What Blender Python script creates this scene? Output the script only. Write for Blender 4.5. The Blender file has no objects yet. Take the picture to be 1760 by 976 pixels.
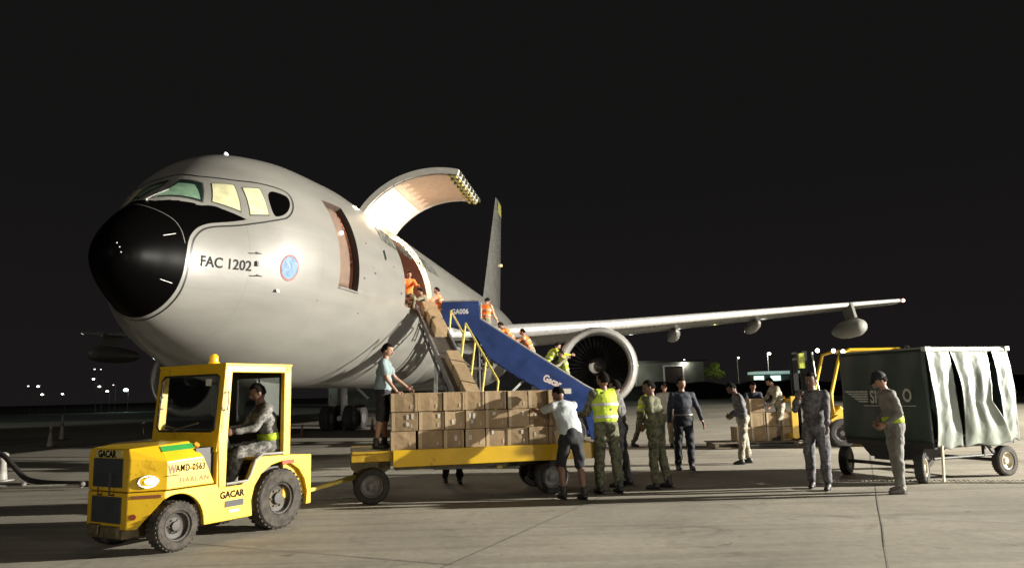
import bpy, bmesh, math, random
import numpy as np
from mathutils import Vector, Matrix, Euler, noise as mnoise
random.seed(7); rnd = random.Random(11)
R = math.radians
SC = bpy.context.scene
COL = SC.collection

# ------------------------------------------------------------------ camera
cam_d = bpy.data.cameras.new('camera'); cam = bpy.data.objects.new('camera', cam_d); COL.objects.link(cam)
cam_d.sensor_width = 36; cam_d.lens = 1278.2/1760*36; cam_d.clip_start = .1; cam_d.clip_end = 3000
Rv = Vector((0.99965549, 0.00377362, -0.02597409)); Uv = Vector((0.02624678, -0.14372491, 0.98926956)); Fv = Vector((0, 0.98961048, 0.14377444))
Mc = Matrix.Identity(4)
for i in range(3):
    Mc[i][0] = Rv[i]; Mc[i][1] = Uv[i]; Mc[i][2] = -Fv[i]
Mc[0][3], Mc[1][3], Mc[2][3] = 0, 0, 1.5916
cam.matrix_world = Mc
SC.camera = cam
SC.render.resolution_x = 1024; SC.render.resolution_y = 567
# ------------------------------------------------------------------ world, exposure
wd = bpy.data.worlds.new('World'); SC.world = wd; wd.use_nodes = True
bg = wd.node_tree.nodes['Background']; bg.inputs[1].default_value = 1.0
_nt = wd.node_tree; _tc = _nt.nodes.new('ShaderNodeTexCoord'); _sx = _nt.nodes.new('ShaderNodeSeparateXYZ'); _rp = _nt.nodes.new('ShaderNodeValToRGB')
_nt.links.new(_tc.outputs['Generated'], _sx.inputs[0]); _nt.links.new(_sx.outputs[2], _rp.inputs[0]); _nt.links.new(_rp.outputs[0], bg.inputs[0])
_rp.color_ramp.elements[0].position = 0; _rp.color_ramp.elements[0].color = (.0105, .0088, .0092, 1); _rp.color_ramp.elements[1].position = .35; _rp.color_ramp.elements[1].color = (.0068, .0066, .0064, 1)
SC.view_settings.view_transform = 'Standard'; SC.view_settings.look = 'None'; SC.view_settings.gamma = 1; SC.view_settings.exposure = 0
SC.render.engine = 'CYCLES'
# ------------------------------------------------------------------ floodlight outside the frame at the right, plus added unseen fill lamps
def lamp(name, kind, loc, power, col, size=.3, aim=None, spot=None, blend=.4):
    d = bpy.data.lights.new(name, kind); d.energy = power; d.color = col
    if kind in ('POINT', 'SPOT'): d.shadow_soft_size = size
    if kind == 'AREA': d.size = size
    if spot: d.spot_size = R(spot); d.spot_blend = blend
    o = bpy.data.objects.new(name, d); COL.objects.link(o); o.location = loc
    if aim is not None:
        o.rotation_euler = (Vector(aim)-Vector(loc)).to_track_quat('-Z', 'Y').to_euler()
    return o
K1 = (40.0, 11.8, 9.2); K2 = (20.0, -10.0, 3.4)
lamp('flood_and_fill_lamp', 'SPOT', K1, 265000, (1, .95, .845), .2, (-2, 16.5, 1.5), 150, .25)
lamp('flood_and_fill_lamp', 'SPOT', K2, 8000, (1, .95, .87), .5, (-4, 16, 4.0), 90)  # unseen low fill lamp at front right, evens out the fuselage light
lamp('fill_lamp', 'SPOT', (-75, 10, 14), 60000, (.85, .95, .9), 1.2, (-58, 90, 0), 66)  # unseen fill lamp added to brighten the dark grass at the left

lamp('fill_lamp', 'SPOT', (-26, -42, 20), 17000, (1, .93, .84), 2.0, (-3, 14, 0), 80)  # soft unseen fill lamp added to lift the shadows and left ground
# ------------------------------------------------------------------ materials
MATS = {}
def mat(name, col, rough=.6, metal=0, var=.12, scale=6, bump=.0, bscale=40, coat=0, emit=None, estr=0, spec=.5, col2=None, ramp=None, trans=0, alpha=1, objvar=0, grime=0):
    if name in MATS: return MATS[name]
    m = bpy.data.materials.new(name); m.use_nodes = True; nt = m.node_tree; b = nt.nodes['Principled BSDF']
    b.inputs['Roughness'].default_value = rough; b.inputs['Metallic'].default_value = metal
    b.inputs['Specular IOR Level'].default_value = spec
    if coat: b.inputs['Coat Weight'].default_value = coat; b.inputs['Coat Roughness'].default_value = .08
    if trans: b.inputs['Transmission Weight'].default_value = trans
    tc = nt.nodes.new('ShaderNodeTexCoord')
    if var > 0 or col2:
        n = nt.nodes.new('ShaderNodeTexNoise'); n.inputs['Scale'].default_value = scale; n.inputs['Detail'].default_value = 5; n.inputs['Roughness'].default_value = .6
        nt.links.new(tc.outputs['Object'], n.inputs['Vector'])
        r = nt.nodes.new('ShaderNodeValToRGB'); c = Vector(col); d = Vector(col2) if col2 else c*(1-2*var)
        r.color_ramp.elements[0].position = .35; r.color_ramp.elements[1].position = .65
        r.color_ramp.elements[0].color = (*d, 1); r.color_ramp.elements[1].color = (*(c*(1+(0 if col2 else var))), 1)
        if ramp:
            r.color_ramp.interpolation = 'CONSTANT'
            r.color_ramp.elements[0].position = ramp[0][0]; r.color_ramp.elements[0].color = (*ramp[0][1], 1)
            r.color_ramp.elements[1].position = ramp[1][0]; r.color_ramp.elements[1].color = (*ramp[1][1], 1)
            for p, cc in ramp[2:]:
                e = r.color_ramp.elements.new(p); e.color = (*cc, 1)
        nt.links.new(n.outputs['Fac'], r.inputs['Fac']); nt.links.new(r.outputs['Color'], b.inputs['Base Color'])
        mr = nt.nodes.new('ShaderNodeMapRange'); mr.inputs[3].default_value = max(.04, rough-.08); mr.inputs[4].default_value = min(1, rough+.1)
        nt.links.new(n.outputs['Fac'], mr.inputs[0]); nt.links.new(mr.outputs[0], b.inputs['Roughness'])
    else:
        b.inputs['Base Color'].default_value = (*col, 1)
    if bump:
        n2 = nt.nodes.new('ShaderNodeTexNoise'); n2.inputs['Scale'].default_value = bscale; n2.inputs['Detail'].default_value = 4
        nt.links.new(tc.outputs['Object'], n2.inputs['Vector'])
        bp = nt.nodes.new('ShaderNodeBump'); bp.inputs['Strength'].default_value = bump; bp.inputs['Distance'].default_value = .02
        nt.links.new(n2.outputs['Fac'], bp.inputs['Height']); nt.links.new(bp.outputs['Normal'], b.inputs['Normal'])
    if emit:
        b.inputs['Emission Color'].default_value = (*emit, 1); b.inputs['Emission Strength'].default_value = estr
    if objvar:
        src = b.inputs['Base Color'].links[0].from_socket; oi = nt.nodes.new('ShaderNodeObjectInfo'); hs = nt.nodes.new('ShaderNodeHueSaturation')
        mr2 = nt.nodes.new('ShaderNodeMapRange'); mr2.inputs[3].default_value = 1-objvar; mr2.inputs[4].default_value = 1+objvar; nt.links.new(oi.outputs['Random'], mr2.inputs[0])
        nt.links.new(mr2.outputs[0], hs.inputs['Value']); nt.links.new(src, hs.inputs['Color']); nt.links.new(hs.outputs[0], b.inputs['Base Color'])
    if grime:
        src = b.inputs['Base Color'].links[0].from_socket
        for sc, lo, hi, colr in ((5.5, .30, .40, (.20, .13, .03)), (38, .27, .31, (.10, .07, .03)), (2.2, .40, .75, (.80, .80, .78))):
            n3 = nt.nodes.new('ShaderNodeTexNoise'); n3.inputs['Scale'].default_value = sc; n3.inputs['Detail'].default_value = 7; n3.inputs['Roughness'].default_value = .7; nt.links.new(tc.outputs['Object'], n3.inputs['Vector'])
            r3 = nt.nodes.new('ShaderNodeValToRGB'); r3.color_ramp.elements[0].position = lo; r3.color_ramp.elements[1].position = hi; k_ = (1-grime*.6)
            r3.color_ramp.elements[0].color = (*[c_+(1-c_)*k_ for c_ in colr], 1); r3.color_ramp.elements[1].color = (1, 1, 1, 1); nt.links.new(n3.outputs[0], r3.inputs[0])
            mx3 = nt.nodes.new('ShaderNodeMix'); mx3.data_type = 'RGBA'; mx3.blend_type = 'MULTIPLY'; mx3.inputs[0].default_value = 1; nt.links.new(src, mx3.inputs[6]); nt.links.new(r3.outputs[0], mx3.inputs[7]); src = mx3.outputs[2]
        nt.links.new(src, b.inputs['Base Color'])
    MATS[name] = m
    return m
yellow = mat('yellow_paint', (.68, .42, .012), .36, grime=.9, var=.05, scale=3, coat=.4, bump=.05, bscale=8)
yellow_d = mat('yellow_worn_and_shade_paint', (.50, .31, .015), .5, grime=1, var=.12, scale=9, bump=.1, bscale=30)
rail_y = mat('yellow_rail_paint', (.62, .50, .10), .5, var=.08)
blue = mat('blue_paint', (.009, .028, .115), .42, var=.15, scale=2, bump=.08, bscale=6)
rubber = mat('rubber', (.030, .027, .024), .85, var=.25, scale=14, bump=.5, bscale=60)
rubber_l = mat('dusty_rubber', (.055, .047, .038), .9, var=.3, scale=12, bump=.5, bscale=60)
dark = mat('dark_metal', (.018, .018, .018), .55, var=.2)
steel = mat('steel', (.32, .31, .29), .4, metal=.8, var=.1)
steel_m = mat('matt_steel', (.16, .155, .145), .6, metal=.3, var=.2, scale=10)
rim_m = mat('rim_paint', (.05, .043, .036), .6, var=.2)
rim_l = mat('cream_rim_paint', (.5, .45, .33), .6, var=.15)
alu = mat('aluminium', (.62, .61, .58), .28, metal=.7, var=.06)
black = mat('black_plastic', (.012, .012, .012), .5, var=0)
white = mat('white_paint', (.78, .77, .73), .5, var=.06)
greyp = mat('aircraft_grey_paint', (.175, .172, .158), .28, var=.05, scale=1.1, coat=.25, bump=.02, bscale=3)
skinm = mat('skin', (.30, .17, .11), .55, var=.06)
skin_d = mat('dark_skin', (.16, .085, .055), .55, var=.06)
hairm = mat('hair', (.010, .008, .007), .9, var=.2, bump=.4, bscale=90, spec=.08)
card = mat('cardboard', (.29, .20, .108), .8, objvar=.16, var=.10, scale=7, bump=.15, bscale=25)
card2 = mat('cardboard_pale', (.33, .235, .13), .8, objvar=.14, var=.08, scale=7, bump=.15, bscale=25)
tape = mat('packing_tape', (.40, .30, .18), .35, var=.05)
paper = mat('paper_label', (.50, .47, .41), .7, var=.08, scale=60)
red_l = mat('red_reflector', (.40, .05, .01), .3, var=0)
green_s = mat('green_sticker', (.02, .22, .04), .5, var=.05)
orange_v = mat('orange_vest', (.85, .20, .03), .7, var=.12, scale=14, bump=.4, bscale=25)
hivis = mat('hivis_vest', (.40, .52, .025), .7, var=.12, scale=14, bump=.4, bscale=25)
silver_t = mat('reflective_tape', (.36, .36, .33), .4, var=0)

# ------------------------------------------------------------------ mesh helpers
class MB:
    def __init__(s): s.bm = bmesh.new(); s.mi = 0
    def _mark(s, faces):
        if s.mi:
            for f in faces: f.material_index = s.mi
    def box(s, c, d, rot=None, taper=None):
        g = bmesh.ops.create_cube(s.bm, size=1)['verts']
        for v in g:
            p = Vector((v.co.x*d[0], v.co.y*d[1], v.co.z*d[2]))
            if taper and v.co.z > 0: p.x *= taper; p.y *= taper
            if rot is not None: p = rot @ p
            v.co = p + Vector(c)
        s._mark({f for v in g for f in v.link_faces}); return g
    def beam(s, a, b, w, h, up=(0, 0, 1)):
        a = Vector(a); b = Vector(b); d = b-a; L = d.length; x = d/L; u = Vector(up)
        y = u.cross(x)
        if y.length < 1e-4: y = Vector((0, 1, 0)).cross(x)
        y.normalize(); z = x.cross(y)
        m = Matrix((x, y, z)).transposed()
        return s.box((a+b)/2, (L, w, h), m)
    def cyl(s, a, b, r0, r1=None, n=16, cap=True):
        if r1 is None: r1 = r0
        a = Vector(a); b = Vector(b); d = b-a
        q = d.to_track_quat('Z', 'Y').to_matrix()
        ra, rb = [], []
        for i in range(n):
            t = 2*math.pi*i/n; o = q @ Vector((math.cos(t), math.sin(t), 0))
            ra.append(s.bm.verts.new(a+o*r0)); rb.append(s.bm.verts.new(b+o*r1))
        fs = [s.bm.faces.new((ra[i], ra[(i+1) % n], rb[(i+1) % n], rb[i])) for i in range(n)]
        if cap: fs += [s.bm.faces.new(ra[::-1]), s.bm.faces.new(rb)]
        s._mark(fs)
    def tube(s, pts, r, n=8, closed=False):
        pts = [Vector(p) for p in pts]; rings = []
        N = len(pts)
        for i, p in enumerate(pts):
            if closed: t = pts[(i+1) % N]-pts[i-1]
            else: t = pts[min(i+1, N-1)]-pts[max(i-1, 0)]
            q = t.to_track_quat('Z', 'Y').to_matrix()
            rr = r[i] if isinstance(r, (list, tuple)) else r
            rings.append([s.bm.verts.new(p+q @ Vector((math.cos(2*math.pi*k/n)*rr, math.sin(2*math.pi*k/n)*rr, 0))) for k in range(n)])
        fs = []
        for i in range(N if closed else N-1):
            A, B = rings[i], rings[(i+1) % N]
            for k in range(n): fs.append(s.bm.faces.new((A[k], A[(k+1) % n], B[(k+1) % n], B[k])))
        if not closed: fs += [s.bm.faces.new(rings[0][::-1]), s.bm.faces.new(rings[-1])]
        s._mark(fs)
    def ball(s, c, r, sc=(1, 1, 1), rot=None, u=16, v=10):
        g = bmesh.ops.create_uvsphere(s.bm, u_segments=u, v_segments=v, radius=r)['verts']
        for w in g:
            p = Vector((w.co.x*sc[0], w.co.y*sc[1], w.co.z*sc[2]))
            if rot is not None: p = rot @ p
            w.co = p+Vector(c)
        s._mark({f for w in g for f in w.link_faces}); return g
    def prism(s, poly, fa, fb):
        """poly: 2D points; fa/fb map a 2D point to the two 3D sides"""
        A = [s.bm.verts.new(fa(*p)) for p in poly]; B = [s.bm.verts.new(fb(*p)) for p in poly]; n = len(poly)
        fs = [s.bm.faces.new(A[::-1]), s.bm.faces.new(B)]
        for i in range(n): fs.append(s.bm.faces.new((A[i], A[(i+1) % n], B[(i+1) % n], B[i])))
        s._mark(fs)
    def lathe(s, prof, o, ax, n=32, close=False):
        """prof: (distance along axis, radius)"""
        o = Vector(o); ax = Vector(ax).normalized(); q = ax.to_track_quat('Z', 'Y').to_matrix(); rings = []
        for t, r in prof:
            if r < 1e-5: rings.append([s.bm.verts.new(o+ax*t)])
            else: rings.append([s.bm.verts.new(o+ax*t+q @ Vector((math.cos(2*math.pi*k/n)*r, math.sin(2*math.pi*k/n)*r, 0))) for k in range(n)])
        fs = []
        for A, B in zip(rings, rings[1:]):
            for k in range(n):
                k2 = (k+1) % n
                if len(A) == 1 and len(B) == 1: continue
                if len(A) == 1: fs.append(s.bm.faces.new((A[0], B[k], B[k2])))
                elif len(B) == 1: fs.append(s.bm.faces.new((A[k], A[k2], B[0])))
                else: fs.append(s.bm.faces.new((A[k], A[k2], B[k2], B[k])))
        s._mark(fs)
    def grid(s, f, nu, nv):
        V = [[s.bm.verts.new(f(i/nu, j/nv)) for j in range(nv+1)] for i in range(nu+1)]
        s._mark([s.bm.faces.new((V[i][j], V[i+1][j], V[i+1][j+1], V[i][j+1])) for i in range(nu) for j in range(nv)])
    def build(s, name, mats, parent=None, smooth=None, bevel=0, solid=0):
        bmesh.ops.recalc_face_normals(s.bm, faces=s.bm.faces) if not getattr(s, 'nocalc', False) else None
        me = bpy.data.meshes.new(name); s.bm.to_mesh(me); s.bm.free()
        return link(name, me, mats, parent, smooth, bevel, solid)
def link(name, me, mats, parent=None, smooth=None, bevel=0, solid=0):
    o = bpy.data.objects.new(name, me); COL.objects.link(o)
    for m in (mats if isinstance(mats, (list, tuple)) else [mats]): me.materials.append(m)
    if smooth is not None:
        for p in me.polygons: p.use_smooth = True
        if smooth > 0 and smooth < 180: me.set_sharp_from_angle(angle=R(smooth))
    if solid:
        m = o.modifiers.new('s', 'SOLIDIFY'); m.thickness = solid; m.offset = -1
    if bevel:
        m = o.modifiers.new('b', 'BEVEL'); m.width = bevel; m.segments = 2; m.limit_method = 'ANGLE'; m.angle_limit = R(40)
    if parent is not None: o.parent = parent
    return o
def tag(o, label=None, cat=None, group=None, kind=None):
    if label: o['label'] = label
    if cat: o['category'] = cat
    if group: o['group'] = group
    if kind: o['kind'] = kind
    return o
def empty(name, loc=(0, 0, 0), rz=0, label=None, cat=None, group=None, rot=None):
    o = bpy.data.objects.new(name, None); COL.objects.link(o); o.location = loc; o.rotation_euler = rot if rot else (0, 0, rz); o.empty_display_size = .2
    return tag(o, label, cat, group)
def copy_tree(o, parent=None):
    c = o.copy(); COL.objects.link(c); c.parent = parent
    for ch in list(o.children): copy_tree(ch, c)
    return c
def text(name, body, size, m, parent, fn, bold=.0, ext=0, spacing=1, sx=1):
    """text lying on a surface; fn maps (x, y) of the flat text to a 3D point"""
    cu = bpy.data.curves.new('txt', 'FONT'); cu.body = body; cu.size = size; cu.offset = bold; cu.space_character = spacing; cu.resolution_u = 3
    to = bpy.data.objects.new('txt', cu); COL.objects.link(to)
    dg = bpy.context.evaluated_depsgraph_get(); me = bpy.data.meshes.new_from_object(to.evaluated_get(dg))
    bpy.data.objects.remove(to); bpy.data.curves.remove(cu)
    for v in me.vertices: v.co = fn(v.co.x*sx, v.co.y)
    me.update()
    return link(name, me, m, parent)
def wheel(parent, c, ax, r, w, rm=rim_m, tm=None, rr=.55, n=36, hub=True):
    """parent > wheel > rim ; ax points to the outer side"""
    c = Vector(c); ax = Vector(ax).normalized(); tm = tm or rubber
    b = MB(); h = w/2
    b.lathe([(-h*.8, r*rr), (-h, r*rr*1.08), (-h, r*.90), (-h*.8, r*.975), (-h*.5, r), (h*.5, r), (h*.8, r*.975), (h, r*.90), (h*.97, r*.75), (h, r*rr*1.08), (h*.8, r*rr)], c, ax, n)
    q = ax.to_track_quat('Z', 'Y').to_matrix()
    k = int(n*.9)
    for i in range(k):      # tread blocks
        for sgn in (-1, 1):
            t = 2*math.pi*(i+.5*(sgn > 0))/k; o = q @ Vector((math.cos(t), math.sin(t), 0)); tt = q @ Vector((-math.sin(t), math.cos(t), 0))
            m = Matrix((tt, ax, o)).transposed()
            b.box(c+o*(r*.99)+ax*(sgn*h*.45), (r*.09, w*.42, r*.035), m)
    t = b.build('wheel', tm, parent, smooth=40)
    b = MB()
    b.lathe([(-h*.8, r*rr), (h*.8, r*rr), (h*.85, r*rr*.97), (h*.8, r*rr*.9), (h*.35, r*rr*.82), (h*.2, r*rr*.55), (h*.35, r*.2), (h*.62, r*.18), (h*.65, 0)], c, ax, 28)
    for i in range(6):
        a = 2*math.pi*i/6; o = q @ Vector((math.cos(a), math.sin(a), 0))
        b.cyl(c+o*r*.27+ax*h*.25, c+o*r*.27+ax*h*.45, r*.03, n=6)
    b.build('rim', rm, t, smooth=35)
    return t

# ------------------------------------------------------------------ ground
def concrete():
    m = bpy.data.materials.new('apron_concrete'); m.use_nodes = True; nt = m.node_tree; b = nt.nodes['Principled BSDF']; L = nt.links.new
    tc = nt.nodes.new('ShaderNodeTexCoord')
    def noise(sc, det=6, rough=.6, dist=0):
        n = nt.nodes.new('ShaderNodeTexNoise'); n.inputs['Scale'].default_value = sc; n.inputs['Detail'].default_value = det; n.inputs['Roughness'].default_value = rough; n.inputs['Distortion'].default_value = dist
        L(tc.outputs['Object'], n.inputs['Vector']); return n
    def ramp(src, p0, c0, p1, c1):
        r = nt.nodes.new('ShaderNodeValToRGB'); r.color_ramp.elements[0].position = p0; r.color_ramp.elements[1].position = p1
        r.color_ramp.elements[0].color = (*c0, 1); r.color_ramp.elements[1].color = (*c1, 1); L(src, r.inputs[0]); return r
    def mul(a, bb, f=1):
        x = nt.nodes.new('ShaderNodeMix'); x.data_type = 'RGBA'; x.blend_type = 'MULTIPLY'; x.inputs[0].default_value = f
        L(a, x.inputs[6]); L(bb, x.inputs[7]); return x.outputs[2]
    base = ramp(noise(.35, 8, .65).outputs[0], .3, (.255, .232, .188), .72, (.415, .38, .305))
    fine = ramp(noise(9, 8, .7).outputs[0], .3, (.80, .80, .80), .7, (1.08, 1.08, 1.08))
    stain = ramp(noise(.9, 5, .7, 1.5).outputs[0], .30, (.55, .52, .50), .42, (1, 1, 1))
    spots = ramp(noise(3.1, 3, .6, .4).outputs[0], .27, (.5, .48, .46), .33, (1, 1, 1))
    mpn = nt.nodes.new('ShaderNodeMapping'); mpn.inputs['Rotation'].default_value = (0, 0, .35); mpn.inputs['Scale'].default_value = (.12, 2.2, 1); L(tc.outputs['Object'], mpn.inputs[0])
    sn = nt.nodes.new('ShaderNodeTexNoise'); sn.inputs['Scale'].default_value = 1.4; sn.inputs['Detail'].default_value = 5; sn.inputs['Distortion'].default_value = .6; L(mpn.outputs[0], sn.inputs[0])
    streak = ramp(sn.outputs[0], .36, (.70, .69, .68), .52, (1, 1, 1))
    patch = ramp(noise(.16, 3, .5, .8).outputs[0], .38, (.74, .74, .74), .60, (1.05, 1.05, 1.05))
    oil = ramp(noise(1.7, 4, .65, .2).outputs[0], .24, (.35, .33, .31), .31, (1, 1, 1))
    c = mul(mul(mul(base.outputs[0], fine.outputs[0]), stain.outputs[0], .6), spots.outputs[0], .8)
    c = mul(mul(mul(c, streak.outputs[0], .7), patch.outputs[0], .8), oil.outputs[0], .7)
    L(c, b.inputs['Base Color']); b.inputs['Roughness'].default_value = .78; b.inputs['Specular IOR Level'].default_value = .35
    bp = nt.nodes.new('ShaderNodeBump'); bp.inputs['Strength'].default_value = .25; bp.inputs['Distance'].default_value = .01
    L(noise(30, 6, .7).outputs[0], bp.inputs['Height']); L(bp.outputs[0], b.inputs['Normal'])
    return m
b = MB(); b.grid(lambda u, v: Vector((-160+320*u, -30+100*v, 0)), 8, 4); tag(b.build('apron', concrete()), kind='structure')
b = MB(); b.grid(lambda u, v: Vector((-1500+3000*u, 1500-1560*(1-v), -.03)), 4, 4)
tag(b.build('grass_field', mat('night_grass', (.07, .08, .05), .95, var=.3, scale=.4, bump=.5, bscale=3)), kind='structure')
# slab joints, 3.75 m grid turned -24.6 deg
e1 = Vector((math.cos(R(-24.6)), math.sin(R(-24.6)), 0)); e2 = Vector((-e1.y, e1.x, 0))
b = MB()
def wob(p, k): return Vector((p.x+.006*math.sin(k*3.1+p.y*2.3), p.y+.006*math.sin(k*1.7+p.x*2.9), .004))
for k in range(-6, 10):
    for dirv, oth, off in ((e1, e2, 10.13-3.75*0), (e2, e1, .1)):
        o = oth*(off+3.75*k-(3.75*2 if oth is e2 else 0))
        for i in range(-16, 30):
            p = wob(o+dirv*(i*1.2), k); q_ = wob(o+dirv*(i*1.2+1.2), k)
            wd_ = oth*rnd.uniform(.003, .008)
            vs = [b.bm.verts.new(x) for x in (p-wd_, q_-wd_, q_+wd_, p+wd_)]; b.bm.faces.new(vs)
tag(b.build('slab_joints', mat('joint_filler', (.16, .146, .118), .9, var=.2)), kind='structure')
# painted line on the apron
b = MB(); b.grid(lambda u, v: Vector((-30+27.5*u, 12.1+.12*v-.02*u, .008)), 30, 1)
tag(b.build('painted_line', mat('worn_white_line', (.5, .49, .44), .7, var=.3, scale=5)), kind='structure')
# drain grate
b = MB()
gA, gB = Vector((4.9, 12.62, .012)), Vector((10.6, 11.3, .012)); gd = (gB-gA).normalized(); gn = Vector((-gd.y, gd.x, 0))
b.beam(gA+gn*.13, gB+gn*.13, .03, .02); b.beam(gA-gn*.13, gB-gn*.13, .03, .02)
n = int((gB-gA).length/.07)
for i in range(n): b.beam(gA+gd*(i*.07+.03)-gn*.12, gA+gd*(i*.07+.03)+gn*.12, .028, .016)
o = b.build('drain_grate', mat('worn_iron', (.46, .43, .35), .6, var=.2)); tag(o, 'long iron drain grate set in the concrete under the covered baggage cart', 'drain grate')
b = MB(); b.grid(lambda u, v: gA+gd*((gB-gA).length*u)+gn*(-.12+.24*v)+Vector((0, 0, -.007)), 1, 1)
b.build('grate_channel', black, o)

# ------------------------------------------------------------------ aircraft
FS = [0.652, 0.67, 0.744, 0.928, 1.203, 1.571, 2.03, 2.489, 2.948, 3.408, 3.867, 4.326, 5.245, 6.622, 8.0, 33.0, 38, 43, 47, 48.6]
FT = [-0.55, -0.403, -0.178, 0.079, 0.334, 0.601, 0.904, 1.185, 1.602, 1.975, 2.189, 2.303, 2.474, 2.61, 2.705, 2.705, 2.6, 2.4, 2.1, 1.7]
FB = [-0.55, -0.69, -0.866, -1.066, -1.27, -1.476, -1.701, -1.905, -2.09, -2.245, -2.399, -2.53, -2.64, -2.70, -2.705, -2.705, -1.9, -.4, .7, 1.2]
FW = [0.0, 0.154, 0.3, 0.45, 0.585, 0.745, 1.0, 1.322, 1.677, 1.99, 2.2, 2.35, 2.48, 2.51, 2.515, 2.515, 2.2, 1.5, .75, .25]
ZC = 4.5586
def pchip(xs, ys, x):
    xs = np.array(xs, float); ys = np.array(ys, float); h = np.diff(xs); d = np.diff(ys)/h; m = np.zeros(len(xs))
    for i in range(1, len(xs)-1):
        if d[i-1]*d[i] > 0:
            w1 = 2*h[i]+h[i-1]; w2 = h[i]+2*h[i-1]; m[i] = (w1+w2)/(w1/d[i-1]+w2/d[i])
    m[0] = d[0]; m[-1] = d[-1]; x = np.asarray(x, float)
    i = np.clip(np.searchsorted(xs, x)-1, 0, len(xs)-2); t = (x-xs[i])/h[i]
    return ys[i]*(2*t**3-3*t*t+1)+h[i]*m[i]*(t**3-2*t*t+t)+ys[i+1]*(-2*t**3+3*t*t)+h[i]*m[i+1]*(t**3-t*t)
def surf(s, th, k=1.0, g=0):
    t = pchip(FS, FT, s); bo = pchip(FS, FB, s); h = pchip(FS, FW, s); zm = (t+bo)/2; c = np.cos(th)
    hh = np.maximum(h*k-g, 0); ht = np.maximum((t-zm)*k-g, 0)
    return hh*np.sin(th), zm+ht*c+ZC
def SP(s, th, off=0.0):
    """point on the skin, local aircraft frame (x tailward, y = -lateral, z up)"""
    l, z = surf(s, th)
    p = Vector((float(s), -float(l), float(z)))
    if off:
        e = .01
        a = surf(s+e, th); c_ = surf(s, th+e)
        v1 = Vector((s+e, -float(a[0]), float(a[1])))-p; v2 = Vector((s, -float(c_[0]), float(c_[1])))-p
        n_ = v1.cross(v2).normalized()
        ctr = Vector((s+.8 if s < 3 else s, 0, ZC-.2))
        if n_.dot(p-ctr) < 0: n_.negate()
        p = p+n_*off
    return p
def th_of_z(s, z):
    t = float(pchip(FS, FT, s)); bo = float(pchip(FS, FB, s)); zm = (t+bo)/2
    return math.acos(max(-1, min(1, (z-ZC-zm)/(t-zm))))
ANG = R(90-7.434)
AX, AY = -6.845, 11.42
plane = empty('cargo_aircraft', (AX, AY, 0), ANG, 'large grey twin-engine military cargo jet with black nose and raised side cargo door', 'aircraft')
OP = (10.05, 13.25, .47, 1.74)   # main cargo opening (s0,s1,th0,th1)
L1 = (5.02, 6.15, .95, 1.76)     # crew door opening
s_list = list(.652+1.35*np.linspace(0, 1, 60)**1.6)+list(np.arange(2.03, 6.2, .032))+list(np.arange(6.3, 14, .12))+list(np.arange(14, 33, 1.0))+list(np.arange(33, 48.7, .6))
s_list += [OP[0], OP[1], L1[0], L1[1]]; s_list = sorted(set(round(float(x), 4) for x in s_list))
s_list = [x for i, x in enumerate(s_list) if i == 0 or x-s_list[i-1] > 1e-3]
def clean(lst, keys, eps):
    return sorted([x for x in lst if all(abs(x-k) > eps or x == k for k in keys)]+[k for k in keys if k not in lst])
s_list = clean(s_list, [round(x, 4) for x in (OP[0], OP[1], L1[0], L1[1])], .012)
t_list = list(np.linspace(0, 2*math.pi, 289)[:-1]); t_list = clean([round(float(x), 5) for x in t_list], [OP[2], OP[3], L1[2], L1[3]], .009)
SS, TT = np.meshgrid(np.array(s_list), np.array(t_list), indexing='ij')
ll, zz = surf(SS.ravel(), TT.ravel())
VV = np.stack([SS.ravel(), -ll, zz], 1)
ns, nt_ = len(s_list), len(t_list)
faces = []
def inrect(s, t, r): return r[0] < s < r[1] and r[2] < t < r[3]
for i in range(ns-1):
    sm = (s_list[i]+s_list[i+1])/2
    for j in range(nt_):
        j2 = (j+1) % nt_; tm_ = (t_list[j]+t_list[j+1])/2 if j2 else 6.27
        if inrect(sm, tm_, OP) or inrect(sm, tm_, L1): continue
        faces.append((i*nt_+j, (i+1)*nt_+j, (i+1)*nt_+j2, i*nt_+j2))
me = bpy.data.meshes.new('fuselage'); me.from_pydata([tuple(v) for v in VV], [], faces); me.update()
# paint scheme: signed distances to outlines that lie on the skin (s, th), mirrored to both sides
BLK = [(1.60, 0), (1.62, .12), (1.66, .3), (2.24, .76), (2.42, .80), (2.56, .93), (2.80, 1.135), (2.42, 1.08), (2.14, 1.075), (1.93, 1.14), (1.78, 1.30), (1.725, 1.64), (1.72, 1.86), (1.70, 2.14), (1.66, 2.40), (1.62, 2.74), (1.61, 3.1416), (.3, 3.1416), (.3, 0)]
STR = [(2.78, 0), (2.76, .12), (2.77, .33), (3.0, .612), (3.36, .80), (3.70, .90), (3.80, .94), (3.83, 1.0), (3.76, 1.10), (3.60, 1.19), (3.40, 1.235), (2.82, 1.20), (2.42, 1.135), (2.16, 1.135), (1.99, 1.19), (1.85, 1.33), (1.79, 1.64), (1.785, 1.86), (1.78, 2.15), (1.74, 2.42), (1.70, 2.75), (1.69, 3.1416)]
DRK = [(3.33, .875), (3.70, .965), (3.755, 1.01), (3.69, 1.09), (3.55, 1.16), (3.38, 1.195), (3.22, 1.185)]
SEAM = [(1.42, .0), (1.42, .364), (1.54, .695), (1.66, .918), (1.71, 1.123), (1.725, 1.356)]
def smooth_poly(P, it=2, closed=False):
    for _ in range(it):
        Q = [P[0]] if not closed else []
        rng = range(len(P)) if closed else range(len(P)-1)
        for i in rng:
            a, c = P[i], P[(i+1) % len(P)]
            Q += [(a[0]*.75+c[0]*.25, a[1]*.75+c[1]*.25), (a[0]*.25+c[0]*.75, a[1]*.25+c[1]*.75)]
        if not closed: Q.append(P[-1])
        P = Q
    return P
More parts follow.
